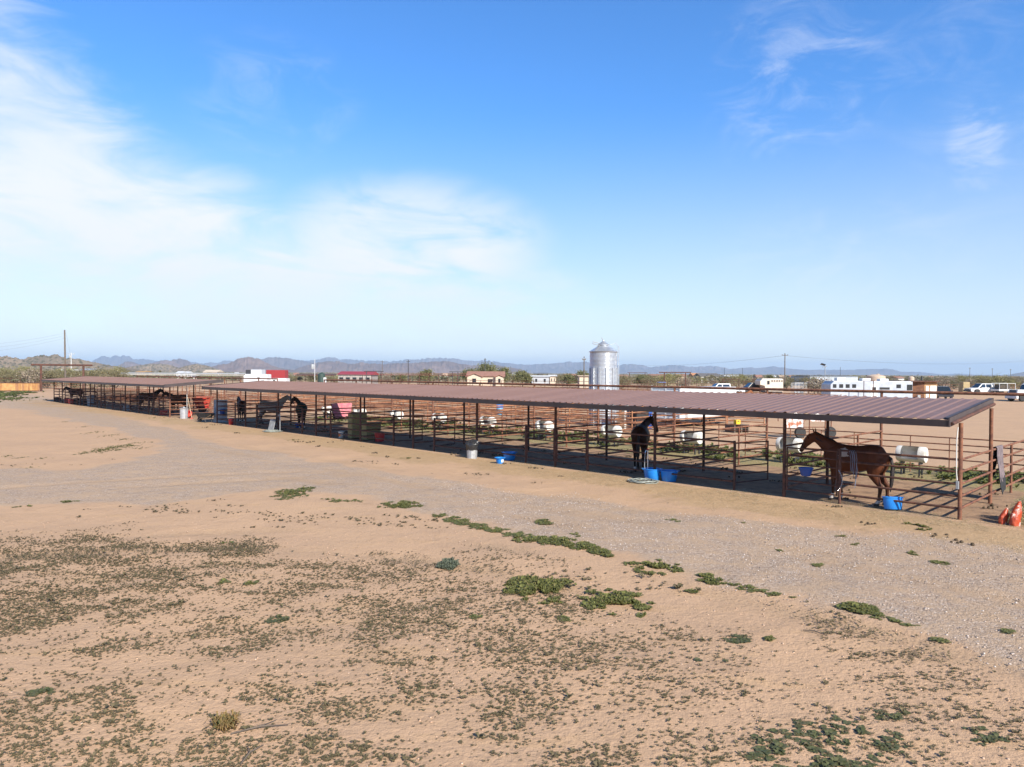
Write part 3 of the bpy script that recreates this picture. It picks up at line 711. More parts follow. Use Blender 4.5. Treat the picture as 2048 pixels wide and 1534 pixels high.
horse('black horse standing broadside under the far shelter, nearest its right end but one', R(66.2, 2.0), ANG(-.7, .7), BLK, (.01, .01, .01), 1.05, .04, yaw=.1)
horse('dark horse under the far shelter with its head lowered toward the road', R(58.6, 2.0), ANG(.75, -.6), DKB, (.01, .01, .01), 1.05, .04, LOWN, LOWH, .1)
horse('black horse at the left end of the far shelter, behind the red buckets', R(89.8, 1.7), ANG(.72, -.7), BLK, (.01, .01, .01), 1.0, .05, LOWN, LOWH)
horse('small far brown horse with a white face standing beside the white pickup', at(1482, 782, 78)[:2] + (0,), .15, CHE, (.12, .06, .04), 1.0, .05)
horse('brown and white horse far off among the orange corrals', R(30.0, 31), ANG(.6, .5), m_coat('paint_coat', (.20, .07, .03), (.5, .46, .42), .5, .5), (.1, .05, .03), 1.0, .05)

# ------------------------------------------------------------------ tubs, buckets and the rest by the stalls
def tubmesh(r0, r1, h, lip=.02, th=.012, sx=1., sy=1., n=28):
    return MB().lathe([(r0 * .92, 0), (r0, .012), (r1, h - .03), (r1 + lip, h - .026), (r1 + lip, h), (r1 - th, h), (r0 - th, .02), (.004, .02)], n, sx=sx, sy=sy, cap1=True)
def tub(name, label, cat, loc, r0, r1, h, m, group=None, sx=1., sy=1., rz=0., handles=False, bail=False, tilt=(0, 0), water=False):
    t = T(name, label, cat, loc, rz, group); t.rotation_euler = (tilt[0], tilt[1], rz)
    tubmesh(r0, r1, h, sx=sx, sy=sy).build('basin' if cat != 'bucket' else 'pail', m, t, 50)
    if handles:
        for sg in (-1, 1):
            x = sg * (r1 * sx + .01)
            MB().tube([(x, -.09, h - .03), (x + sg * .045, -.06, h - .0), (x + sg * .05, .06, h), (x, .09, h - .03)], .011, 6).build('handle', m, t)
    if bail:
        MB().tube([(r1 * math.cos(a), .10 * math.sin(a) - .05, h - .02 - .0 + .06 * math.sin(a)) for a in np.linspace(0, math.pi, 9)], .005, 6).build('handle', CHROME, t)
    return t
g3 = lambda px, py: (lambda p: (p[0], p[1], float(ground_z(np.array([p[0]]), np.array([p[1]]))[0])))(G(px, py))
PAPER = mat('paper_label', (.75, .73, .68), .7)
ORLAB = mat('orange_label', (.7, .2, .05), .6)
def label_patch(par, r, z, h, a0, a1, m, sx=1, sy=1, flare=0.):
    mb = MB(); n = 8
    for i in range(n + 1):
        a = a0 + (a1 - a0) * i / n
        for k in (0, 1): mb.v.append(((r + flare * k + .004) * sx * math.cos(a), (r + flare * k + .004) * sy * math.sin(a), z + h * k))
    for i in range(n): mb.f.append((2 * i, 2 * i + 2, 2 * i + 3, 2 * i + 1)); mb.mi.append(0)
    return mb.build('label', m, par)
tub('water_tub', 'large blue tub in the stall shade behind the small blue feed pan', 'tub', g3(1019, 920), .22, .27, .34, BLUE, 'blue tubs', handles=True)
t = tub('feed_pan', 'small wide-rimmed blue feed pan with a white label on sunlit ground', 'feed pan', g3(1000, 928), .14, .17, .24, BLUE)
MB().lathe([(.17, .225), (.225, .235), (.225, .25), (.17, .24)], 28, cap0=False, cap1=False).build('rim', BLUE, t)
label_patch(t, .152, .07, .11, -1.25, -.55, PAPER, flare=.014)
tub('water_tub', 'blue tub behind the standpipe, left of its twin', 'tub', g3(1304, 960), .24, .29, .40, BLUE, 'blue tubs', handles=True)
tub('water_tub', 'blue tub right of the standpipe, beside its twin', 'tub', g3(1338, 962), .24, .29, .36, BLUE, 'blue tubs', handles=True)
t = tub('muck_tub', 'bright blue tub with a white label leaning at the front rail behind the chestnut horse', 'tub', (lambda p: (p[0], p[1], .02))(g3(1786, 1020)), .22, .25, .34, BLUE, 'blue tubs', 1.12, .8, .25, tilt=(rad(-7), rad(3)))
label_patch(t, .222, .10, .15, -1.9, -1.25, PAPER, 1.12, .8, .012)
p = R(3.85, -.17, .72)
t = tub('hanging_feeder', 'blue feed tub hooked on the front gate under the horse\'s chin', 'feeder', p, .13, .19, .24, BLUED)
MB().box((0, .19, .2), (.10, .05, .02), 0).build('hook', DARK, t)
# trash can with a bag
def can(label, loc, r, h, m, group):
    t = T('trash_can', label, 'trash can', loc, .3, group); mb = MB(); n = 60
    for i, z in enumerate((0, .06, h - .08, h - .03, h)):
        for k in range(n):
            a = 2 * math.pi * k / n; rr = r * (.9 + .1 * z / h) * (1 + (.022 * math.sin(a * 15) if 0 < i < 3 else 0)) + (.012 if i == 4 else 0)
            mb.v.append((rr * math.cos(a), rr * math.sin(a), z))
    for i in range(4):
        for k in range(n): mb.f.append((i * n + k, i * n + (k + 1) % n, (i + 1) * n + (k + 1) % n, (i + 1) * n + k)); mb.mi.append(0)
    mb.f.append(tuple(range(n))); mb.mi.append(0)
    mb.build('can_body', m, t, 30)
    return t
BAG = mat('black_plastic_bag', (.022, .022, .024), .22, 0, (.035, .035, .037), 6, .9, 14)
t = can('ribbed grey metal trash can lined with a crumpled black bag, at the stall front', g3(944, 917), .235, .62, GALVR, 'metal trash cans')
mb = MB(); n = 40; zs = [.40, .47, .56, .64, .70, .75, .77]; rr = [.245, .262, .275, .285, .25, .17, .05]
for z, r in zip(zs, rr):
    for k in range(n):
        a = 2 * math.pi * k / n; w = mnoise.noise((math.cos(a) * 3, math.sin(a) * 3, z * 8)) + .5 * mnoise.noise((math.cos(a) * 8, math.sin(a) * 8, z * 20))
        mb.v.append((r * (1 + .13 * w) * math.cos(a), r * (1 + .13 * w) * math.sin(a), z + .05 * w + (.04 * math.sin(a + 1) if z > .6 else -.05 * abs(math.sin(a * 2.5)) * (z < .45))))
for i in range(len(zs) - 1):
    for k in range(n): mb.f.append((i * n + k, i * n + (k + 1) % n, (i + 1) * n + (k + 1) % n, (i + 1) * n + k)); mb.mi.append(0)
mb.f.append(tuple(range((len(zs) - 1) * n, len(zs) * n))); mb.mi.append(0)
mb.build('bag_liner', BAG, t, 60)
t = can('shiny galvanised trash can with its lid on, at the right end of the far shelter', g3(368, 837), .30, .78, GALV, 'metal trash cans')
MB().lathe([(.33, .77), (.335, .80), (.25, .84), (.06, .87), (.055, .90), (.004, .90)], 28, cap1=False).build('lid', GALV, t)
# hoses and standpipes
def coil(label, loc, r, turns, thick, seed):
    o = T('garden_hose', label, 'hose', loc, 0, 'coiled hoses'); rnd = random.Random(seed); pts = []
    for i in range(turns * 28):
        a = 2 * math.pi * i / 28; k = i / (turns * 28)
        q = r * (.62 + .38 * abs(math.sin(k * 9 + seed)) + .05 * math.sin(a * 3 + k * 20)); pts.append((q * math.cos(a) + .04 * math.sin(k * 7), q * math.sin(a) * .95, thick + k * .07 + .012 * math.sin(a * 4 + i)))
    MB().tube(pts, thick, 6).build('coil', HOSE, o, 60)
    return o
def standpipe(label, loc, h, m, hose=True):
    o = T('standpipe', label, 'standpipe', loc, -TH, 'water standpipes')
    MB().tube([(0, 0, -.03), (0, 0, h)], .019, 8).tube([(0, 0, h - .02), (-.03, -.06, h)], .016, 8).tube([(-.03, -.06, h + .01), (-.04, -.10, h - .08)], .016, 8).build('pipe', m, o)
    MB().lathe([(.045, 0), (.05, .01), (.045, .02)], 12, (0, 0, h + .02)).build('valve', mat('valve_red', (.4, .03, .03), .4) if m is GALV else m, o)
    if hose: MB().tube([(-.04, -.10, h - .08), (-.05, -.12, h * .5), (-.02, -.1, .12), (.10, -.25, .03), (.22, -.5, .025)], .012, 6).build('hose_lead', GREY, o)
    return o
coil('grey-green garden hose coiled on the ground before the standpipe and blue tubs', g3(1287, 966), .48, 7, .016, 2)
standpipe('thin galvanised standpipe with a hose by the third stall post and two blue tubs', R(9.32, -.16), 1.02, GALV)
coil('pale hose coiled on the ground before the grey leaning board', g3(545, 864), .55, 7, .018, 5)
standpipe('thin grey standpipe at the far-left stalls beside the grey leaning board', R(35.75, -.3), 1.05, GALVR, False)
standpipe('tall white plastic pipe at the right corner of the far shelter', g3(374, 834), 2.3, WHITE, False)
# hay
def bale(loc, rz, group, label):
    mb = MB(); mb.bbox((0, 0, .22), (.95, .46, .44), .03); o = mb.build('hay_bale', HAYM, None, 0, loc, rz)
    tag(o, label, 'hay bale', group)
    for x in (-.22, .22): MB().add([(x + dx, y * s, z) for dx in (-.004, .004) for s, (y, z) in [(1, q) for q in ((-.233, -.003), (.233, -.003), (.233, .443), (-.233, .443))]], [(0, 1, 5, 4), (1, 2, 6, 5), (2, 3, 7, 6), (3, 0, 4, 7)]).build('twine', ORLAB, o)
    return o
hp = R(29.2, .95); hq = R(28.0, 1.05)
for k, nm in enumerate(('bottom', 'middle', 'top')): bale((hp[0], hp[1], .03 + .445 * k), -TH + 1.5 + .04 * k, 'hay bales in the stall', f'{nm} green hay bale of the taller stack, left of the red tub')
for k, nm in enumerate(('lower', 'upper')): bale((hq[0], hq[1], .03 + .445 * k), -TH + 1.62 - .05 * k, 'hay bales in the stall', f'{nm} green hay bale of the shorter stack, right beside the red tub')
t = T('plastic_drum', 'upright blue plastic drum half hidden by the taller hay stack', 'drum', R(30.3, 1.6), 0)
MB().lathe([(.27, 0), (.285, .03), (.285, .28), (.295, .30), (.285, .32), (.285, .60), (.295, .62), (.285, .64), (.285, .86), (.25, .90), (.004, .90)], 24).build('drum_body', BLUED, t, 50)
MB().lathe([(.04, .89), (.04, .93), (.004, .93)], 10, (.15, 0, 0)).build('bung', WHITE, t)
t = T('jug', 'small yellow and orange jug standing on the blue drum', 'jug', R(30.3, 1.6, .905), 0)
MB().lathe([(.09, 0), (.10, .02), (.10, .16), (.05, .21), (.05, .24)], 16).build('jug_body', ORANGE, t, 50); MB().lathe([(.055, .235), (.055, .27), (.004, .27)], 12).build('cap', YEL, t)
t = tub('bucket', 'white plastic bucket with an orange label in front of the hay', 'bucket', R(29.9, .35), .125, .15, .36, WHITE, bail=True)
label_patch(t, .135, .10, .17, -2.6, -1.6, ORLAB, flare=.012)
tub('feed_tub', 'deep red tub at the right foot of the hay bales', 'tub', R(26.9, .85), .23, .27, .44, RED, 'red tubs and buckets')
tub('bucket', 'red bucket at the stall front, right of the wheelbarrow', 'bucket', R(43.5, .05), .15, .18, .42, RED, 'red tubs and buckets', bail=True)
t = tub('bucket', 'blue bucket hung on the rail above the wheelbarrow', 'bucket', R(46.0, .5, .62), .15, .19, .34, BLUED, bail=True)
tub('feed_tub', 'blue tub on the pen floor beside the grey horse', 'tub', R(38.2, 2.3), .22, .28, .30, BLUED, 'blue tubs')
tub('feed_tub', 'orange-red tub lying beside the galvanised trash can', 'tub', (lambda p: (p[0], p[1], .2))(g3(380, 836)), .20, .25, .32, ORED, 'red tubs and buckets', tilt=(rad(60), 0))
tub('feed_tub', 'dull red tub inside the far shelter near its right end', 'tub', R(57.6, .45), .28, .34, .40, mat('faded_red_plastic', (.33, .045, .04), .5), 'red tubs and buckets')
tub('muck_tub', 'bright red tub at the left of the far shelter, front of the pair', 'tub', g3(142, 808), .24, .27, .52, ORED, 'red tubs and buckets')
tub('muck_tub', 'bright red tub at the left of the far shelter, back of the pair', 'tub', g3(134, 806), .24, .27, .58, ORED, 'red tubs and buckets')
tub('bucket', 'white bucket behind the pair of bright red tubs', 'bucket', R(88.5, .9), .14, .17, .40, WHITE, bail=True)
for k, (u, v, r, h, m, l) in enumerate(((84.5, .6, .34, .62, BLACK, 'black barrel-like tub in the shade right of the red tubs'), (82.7, .7, .36, .66, DARK, 'dark grey bin in the far shelter shade, second right of the red tubs'), (80.8, .6, .32, .5, BLACK, 'low black tub next to the grey rubbish bin'), (91.2, .2, .40, .5, BLACK, 'black rubber tub at the leftmost post of the far shelter'), (67.5, .6, .3, .45, GREY, 'grey tub in the shade behind the broom, far shelter'))):
    tub('feed_tub', l, 'tub', R(u, v), r * .9, r, h, m, 'dark tubs in the far shelter')
t = T('rubbish_bin', 'grey upright rubbish bin with its lid ajar at the far shelter front', 'bin', g3(181, 811), -.4)
MB().add([(x * k, y * k, z) for z, k in ((0, .8), (.95, 1.)) for x, y in ((-.26, -.24), (.26, -.24), (.26, .24), (-.26, .24))], [(3, 2, 1, 0), (0, 1, 5, 4), (1, 2, 6, 5), (2, 3, 7, 6), (3, 0, 4, 7), (4, 5, 6, 7)]).build('bin_body', GREY, t, 0)
MB().bbox((0, .03, 1.03), (.58, .56, .05), .02).build('lid', GREY, t, rx=.12)
# boards, barrow, tools
PLY = mat('grey_painted_board', (.34, .38, .42), .6, 0, (.20, .23, .27), 2.2, .1, 12, c3=(.44, .48, .52))
def board(label, loc, w, h, m, lean, rz, cat='board'):
    mb = MB(); mb.bbox((0, 0, h / 2), (w, .025, h), .008); o = mb.build('leaning_board', m, None, 0, loc, rz, lean)
    return tag(o, label, cat, 'leaning boards')
board('pale grey board leaning against the front rails beside the coiled hose', R(36.75, -.42), .62, .74, mat('worn_grey_board', (.33, .33, .33), .8, 0, (.22, .22, .21), 4, .2), rad(-14), -TH + .05)
board('tall blue-grey board standing behind the wheelbarrow at the end of the shelter', R(46.25, .45), .95, 1.62, PLY, rad(-3), -TH + .9)
t = T('wheelbarrow', 'black wheelbarrow parked at the left end of the nearer shelter', 'wheelbarrow', R(46.7, -.45), -TH + .25)
mb = MB()
for z, a, b in ((.34, .30, .42), (.66, .46, .62), (.68, .48, .64)): mb.v += [(-b - .1, -a * .62, z), (b, -a * .7, z), (b, a * .7, z), (-b - .1, a * .62, z)]
mb.f += [(3, 2, 1, 0)] + [(i + j, i + (j + 1) % 4, i + 4 + (j + 1) % 4, i + 4 + j) for i in (0, 4) for j in range(4)]; mb.mi += [0] * 9
mb.v += [(x * .96, y * .94, z + .003) for x, y, z in mb.v[8:12]] + [(x * .97, y * .9, z + .02) for x, y, z in mb.v[0:4]]
mb.f += [(8 + j, 8 + (j + 1) % 4, 12 + (j + 1) % 4, 12 + j) for j in range(4)] + [(12 + j, 12 + (j + 1) % 4, 16 + (j + 1) % 4, 16 + j) for j in range(4)] + [(16, 17, 18, 19)]; mb.mi += [0] * 9
mb.build('tray', BLACK, t, 0)
for sg in (-1, 1):
    MB().tube([(-.62, .07 * sg, .22), (-.2, .2 * sg, .33), (.5, .28 * sg, .36), (1.0, .3 * sg, .58)], .02, 8).build('handle', WOOD, t)
    MB().tube([(.30, .26 * sg, .34), (.42, .24 * sg, .0)], .016, 8).build('leg', DARK, t)
w = MB().lathe([(.12, -.05), (.18, -.05), (.20, -.025), (.20, .025), (.18, .05), (.12, .05)], 20, cap0=True).build('wheel', BLACK, t, 50, (-.62, 0, .2), rx=rad(90))
MB().tube([(0, 0, -.075), (0, 0, .075)], .03, 8).build('hub', CHROME, w)
def tool(name, label, p0, p1, head):
    o = T(name, label, 'stable tool', p0, -TH, 'stable tools'); d = Vector(p1) - Vector(p0); d = Matrix.Rotation(TH, 3, 'Z') @ d
    MB().tube([(0, 0, .02), tuple(d)], .016, 8).build('handle', mat('pale_handle', (.55, .42, .28), .6), o)
    if head == 'fork':
        mb = MB(); mb.box((0, 0, .1), (.36, .03, .03))
        for i in range(7): mb.tube([(-.165 + .055 * i, 0, .1), (-.165 + .055 * i, -.05, 0)], .007, 5)
        mb.build('tines', ORED, o)
    else: MB().add([(-.05, -.03, .25), (.05, -.03, .25), (.05, .03, .25), (-.05, .03, .25), (-.16, -.03, 0), (.16, -.03, 0), (.16, .03, 0), (-.16, .03, 0)], [(3, 2, 1, 0), (4, 5, 6, 7), (0, 1, 5, 4), (1, 2, 6, 5), (2, 3, 7, 6), (3, 0, 4, 7)]).build('bristles', HAYM, o)
q = g3(384, 838); tool('manure_fork', 'long-handled fork leaning beside the orange-red tub', q, (q[0] - .55, q[1] + .5, 1.65), 'fork')
q = R(59.3, -.1); tool('broom', 'pale broom leaning on the far shelter front, near its right end', q, R(59.1, .1, 1.15), 'b')
q = R(71.4, -.15); tool('broom', 'pale broom leaning on the far shelter front, nearer its left end', q, R(71.2, .1, 1.15), 'b')
gat0 = lambda px, Y: (at(px, 750, Y)[0], Y, 0)
# red spreader beside the corrals
t = T('manure_spreader', 'orange-red farm spreader with a flared hopper, seen through rails between the two shelters', 'spreader', gat0(405, 63), .3)
mb = MB()
for z, a, b in ((.45, .5, .28), (.95, .62, .42), (1.35, .85, .66), (1.38, .82, .63), (.5, .48, .26)): mb.v += [(-a, -b, z), (a, -b, z), (a, b, z), (-a, b, z)]
mb.f += [(3, 2, 1, 0)] + [(i + j, i + (j + 1) % 4, i + 4 + (j + 1) % 4, i + 4 + j) for i in (0, 4, 8, 12) for j in range(4)] + [(16, 17, 18, 19)]; mb.mi += [0] * 18
mb.build('hopper', ORED, t, 0)
MB().box((0, 0, .38), (1.5, .5, .1)).tube([(.7, 0, .38), (1.7, 0, .36)], .04, 8).build('chassis', mat('red_steel', (.5, .05, .03), .5), t, 0)
for sg in (-1, 1): MB().lathe([(.1, -.08), (.27, -.08), (.30, -.04), (.30, .04), (.27, .08), (.1, .08)], 20).build('wheel', BLACK, t, 50, (0, .5 * sg, .3), rx=rad(90))
# blankets and ropes on the rails
def drape(label, u, v0, v1, z, d0, d1, m_out, m_in, side=1, name='horse_blanket'):
    o = rowthing(name, label, 'blanket', u, (v0 + v1) / 2, 'blankets hung on rails'); n = 14; W_ = v1 - v0; mb = MB(); prof = []
    for i in range(13): prof.append((-.05 - .10 * (1 - i / 12) ** 1.5, z - d0 * (1 - i / 12)))
    prof += [(-.03, z + .035), (0, z + .045), (.03, z + .035)]
    for i in range(13): prof.append((.05 + .10 * (i / 12) ** 1.5, z - d1 * (i / 12)))
    L = len(prof)
    for j in range(n + 1):
        y = -W_ / 2 + W_ * j / n
        for i, (x, zz) in enumerate(prof):
            k = abs(i - L / 2) / (L / 2); w = mnoise.noise((y * 4, i * .22, u)) * .09 * k
            mb.v.append((x * side + w, y * (1 - .28 * k * k) + .05 * k * mnoise.noise((i * .3, y * 2, 3)), zz + .07 * k * mnoise.noise((y * 3, 5, i * .05))))
    N = (n + 1) * L; mb.v += [(x - .012 * side * (1 if i % L > L / 2 else -1), y, z - .012) for i, (x, y, z) in enumerate(mb.v)]
    for j in range(n):
        for i in range(L - 1):
            a = j * L + i; mb.f.append((a, a + L, a + L + 1, a + 1)); mb.mi.append(1 if d1 > 1.2 and i > L - 6 + (j % 5 == 0) else 0)
            mb.f.append((N + a, N + a + 1, N + a + L + 1, N + a + L)); mb.mi.append(1)
    mb.build('cloth', [m_out, m_in], o, 60)
    return o
GRYB = mat('dusty_mauve_cloth', (.19, .145, .15), .95, 0, (.115, .09, .095), 8, .4, 30); BLKB = mat('black_lining', (.02, .02, .022), .8)
drape('long mauve-grey horse blanket with a black lining over the end divider rail at right', 0, 3.75, 4.55, 1.55, .85, 1.30, GRYB, BLKB)
drape('pink horse blanket hung over a divider rail behind and left of the hay', 8 * BAY, 3.7, 5.2, 1.55, .95, .85, mat('pink_cloth', (.48, .12, .16), .9, 0, (.55, .22, .22), 5, .3, 20), BLKB)
ROPE = mat('blue_grey_rope', (.17, .19, .24), .85)
t = rowthing('lead_rope', 'blue-grey halter and lead rope hanging on the front rail beside the chestnut horse', 'rope', 2.62, -.045)
mb = MB(); rnd = random.Random(3)
for k in range(3):
    x = -.05 + .05 * k; l = .42 + .5 * rnd.random()
    mb.tube([(x, .05, 1.55), (x - .01, -.01, 1.52), (x + .03, -.02, 1.3), (x + .04 * rnd.random(), -.02, 1.54 - l), (x + .05, -.025, 1.5 - l), (x + .09, -.02, 1.3), (x + .05, -.01, 1.52)], .0065, 6)
mb.tube([(.12, -.01, 1.2), (.15, -.02, 1.0), (.10, -.02, .62)], .013, 6); mb.build('rope_loops', ROPE, t, 60)
MB().tube([(.10 + .02 * math.sin(a), -.02, .56 + .05 * math.cos(a)) for a in np.linspace(0, 6.2, 10)], .006, 6).build('snap', CHROME, t)
t = rowthing('gate_chain', 'slack chain looped round the latch of the closed front gate', 'chain', 2.97, -.03)
mb = MB()
for i in range(18): mb.tube([(.0 + .10 * math.sin(i / 17 * 3.1) + .012 * math.cos(a), -.02 + .01 * (i % 2) * math.sin(a), .95 - .033 * i + .02 * math.sin(a)) for a in np.linspace(0, 6.28, 7)], .004, 4)
mb.build('links', CHROME, t, 60)
t = rowthing('conduit', 'white electrical conduit running down the corner post at the right end', 'conduit', 0.02, -.07)
MB().tube([(-.03, 0, 2.35), (-.05, -.02, 2.0), (-.045, -.02, 1.2), (-.03, -.01, 1.0)], .014, 8).build('tube', WHITE, t); MB().bbox((-.02, -.02, .88), (.07, .05, .2), .01).build('box', GREY, t, 0)
# feed bag and loose hay at the right edge
BAGM = mat('printed_feed_bag', (.42, .065, .022), .35, 0, (.58, .44, .38), 6, .9, 16, lo=.54, hi=.60, c3=(.36, .022, .022))
def sack(label, loc, rz, s, lean):
    mb = MB(); n = 28; zs = np.linspace(0, 1, 14)
    for z in zs:
        for k in range(n):
            a = 2 * math.pi * k / n; w = mnoise.noise((math.cos(a) * 2, math.sin(a) * 2, z * 5 + s * 9)) * .22 + mnoise.noise((math.cos(a) * 5, math.sin(a) * 5, z * 12)) * .1
            e = (1 - .78 * max(0, z - .5) / .5) * (.85 + .15 * min(1, z / .15))
            mb.v.append((.20 * e * (1 + w) * math.cos(a) * s + lean * z * z, .12 * (1 - .75 * max(0, z - .65) / .35) * (1 + w) * math.sin(a) * s, z * .72 * s))
    for i in range(13):
        for k in range(n): mb.f.append((i * n + k, i * n + (k + 1) % n, (i + 1) * n + (k + 1) % n, (i + 1) * n + k)); mb.mi.append(0)
    mb.f.append(tuple(reversed(range(n)))); mb.f.append(tuple(range(13 * n, 14 * n))); mb.mi += [0, 0]
    o = mb.build('feed_bag', BAGM, None, 60, loc, rz)
    return tag(o, label, 'feed bag', 'crumpled feed bags')
p = g3(2030, 1051); sack('crumpled orange and white feed bag propped against loose hay at the right edge', p, .5, .80, .20)
p = g3(2006, 1048); sack('small crumpled red feed bag left of the larger orange one', p, .1, .55, .1)
def hay_heap(label, loc, rx, ry, h, n, name='hay_pile'):
    rg = np.random.default_rng(4); V = []; Fc = []
    for i in range(n):
        a = rg.uniform(0, 6.28); q = math.sqrt(rg.uniform(0, 1)); x, y = rx * q * math.cos(a), ry * q * math.sin(a); z = h * (1 - q * q) * rg.uniform(.55, 1.03)
        d = Vector((rg.normal(), rg.normal(), rg.normal() * .45)).normalized() * rg.uniform(.06, .16); w = d.orthogonal().normalized() * .004
        k = len(V); P = Vector((x, y, z + .01)); V += [tuple(P - w), tuple(P + w), tuple(P + w + d), tuple(P - w + d)]; Fc.append((k, k + 1, k + 2, k + 3))
    o = rawmesh(name, np.array(V), np.array(Fc), M_leaf('hay_straw', [(.20, .19, .08), (.38, .31, .15), (.50, .42, .23), (.30, .22, .11)], .2))
    o.location = loc
    return tag(o, label, 'hay')
p = g3(2060, 1046); hay_heap('loose heap of hay beside the orange feed bag at the right edge', p, .5, .45, .68, 2600)
# white barrel feeders along the back fence
def barrel_proto(label, loc, rz):
    t = T('barrel_feeder', label, 'barrel feeder', loc, rz, 'white barrel feeders'); r, L, n = .29, .95, 32; mb = MB()
    cols = [-L / 2, -L / 2 + .05, -.30, .26, L / 2 - .05, L / 2]
    for rr in (r, r - .012):
        for x in cols:
            q = rr * (.94 if abs(x) > L / 2 - .01 else 1)
            for k in range(n): a = 2 * math.pi * k / n; mb.v.append((x, q * math.cos(a), q * math.sin(a)))
    N = len(cols) * n
    for i in range(len(cols) - 1):
        for k in range(n):
            a = (k + .5) / n * 360
            if i == 2 and 95 < a < 215: continue
            p_, q_ = i * n + k, i * n + (k + 1) % n
            mb.f.append((p_, q_, q_ + n, p_ + n)); mb.f.append((N + p_, N + p_ + n, N + q_ + n, N + q_)); mb.mi += [0, 0]
    for o_ in (0, (len(cols) - 1) * n): mb.f.append(tuple(o_ + k for k in range(n))); mb.mi.append(0)
    mb.build('barrel', WHITE, t, 50, (0, 0, .76))
    for x in (-.3, .3): MB().box((x, .0, .24), (.05, .4, .05)).box((x, .16, .11), (.05, .05, .26)).box((x, -.16, .11), (.05, .05, .26)).box((x, 0, .44), (.05, .4, .07)).build('stand', DARK, t, 0)
    return t
br = None
for k in range(10):
    u = 3.42 + BAY * k
    lb = f'{ORD[k]} white plastic barrel feeder from the right along the back fence of the near pens'
    if br is None: br = barrel_proto(lb, R(u, 8.05), -TH)
    else: c = copy_tree(br); c.location = R(u, 8.05); c.rotation_euler = (0, 0, -TH + random.uniform(-.12, .12)); c['label'] = lb

# ------------------------------------------------------------------ beyond the pens: silo, sheds, machinery
def gz(x, y): return float(ground_z(np.array([float(x)]), np.array([float(y)]))[0])
def gat(px, Y, dz=0.):                                     # a spot on the ground under photo column px, Y metres out
    x = at(px, 750, Y)[0]; return (x, Y, gz(x, Y) + dz)
def zat(px, py, Y): return at(px, py, Y)[2]
def silo():
    loc = gat(1206.5, 50); r = .945; ze = zat(1207, 703.5, 50); g = loc[2]
    t = T('grain_silo', 'tall corrugated galvanised grain silo with a conical cap and open hatches', 'silo', (loc[0], loc[1], g), 0)
    H = ze - g; pr = []; n = int(H / .088)
    for i in range(n * 4 + 1): pr.append((r + .018 * math.sin(i / 4 * 2 * math.pi), H * i / (n * 4)))
    MB().lathe(pr, 56).build('silo_wall', GALV, t, 70)
    MB().lathe([(r + .06, H - .02), (r + .07, H + .01), (.34, H + .43), (.34, H + .47)], 40, cap0=False).build('cone_roof', GALV, t, 30)
    MB().lathe([(.40, H + .46), (.42, H + .49), (.06, H + .76), (.05, H + .79)], 28).build('cap', GALV, t, 30)
    for a in np.linspace(0, 2 * math.pi, 13)[:-1] + .13:
        MB().box(((r + .03) * math.cos(a), (r + .03) * math.sin(a), (H - 1.12) / 2), (.06, .14, H - 1.12), a).build('stiffener', GALVR, t, 0)
    for k, (z, l) in enumerate(((.50, .55), (.64, .5))): MB().box((-.52, -.1, H + z), (l, .34, .025), 0, 0, .30 if k == 0 else .22).build('hatch_lid', GALVR, t, 0)
    MB().tube([(-.02, 0, H + .74), (-.13, .02, H + 1.0)], .03, 6).build('vent_pipe', GALVR, t)
    ld = MB()
    for y in (-.2, .2):
        ld.tube([(r + .12, y, .4), (r + .12, y, H + .32), (r - .08, y, H + .62), (r - .45, y, H + .48)], .02, 6)
    for i in range(16): ld.tube([(r + .12, -.2, .5 + i * .31), (r + .12, .2, .5 + i * .31)], .014, 5)
    ld.build('ladder', GALV, t)
silo()
def plain(mb, name, label, cat, m, loc, rz=0., group=None, smooth=0):
    o = mb.build(name, m, None, smooth, loc, rz); return tag(o, label, cat, group)
# white cargo trailer
def cargo():
    p = gat(1362, 47.5); q = gat(1473, 53.2); L = math.hypot(q[0] - p[0], q[1] - p[1]); rz = math.atan2(q[1] - p[1], q[0] - p[0])
    t = T('cargo_trailer', 'big white box trailer with louvred doors, behind the pens near the silo', 'trailer', p, rz)
    mb = MB(); mb.bbox((L / 2, 1.15, 1.64), (L, 2.3, 2.14), .04); mb.build('box_body', WPAINT, t, 30)
    lv = MB()
    for i in range(13): lv.box((-.02, 1.15, .72 + i * .165), (.03, 2.05, .10), 0, 0, .35)
    lv.build('louvre_doors', mat('pale_grey_steel', (.50, .53, .56), .5), t, 0)
    for y in (.06, 1.15, 2.24): MB().box((-.03, y, 1.72), (.05, .09, 2.26)).build('door_post', WPAINT, t, 0)
    MB().box((L / 2, 1.15, .50), (L, 2.0, .12)).build('chassis', DARK, t, 0)
    for x in (L * .42, L * .56):
        for y in (.1, 2.2): MB().lathe([(.15, -.1), (.30, -.1), (.34, -.06), (.34, .06), (.30, .1), (.15, .1)], 20).build('wheel', BLACK, t, 50, (x, y, .34), rx=rad(90))
    MB().box((.25, -.012, 1.05), (.18, .02, .07)).build('side_lamp', RED, t, 0)
cargo()
RUSTW = mat('rusty_white_sheet', (.74, .72, .70), .6, 0, (.34, .11, .05), 3.2, .2, 20, lo=.46, hi=.60, c3=(.40, .14, .06))
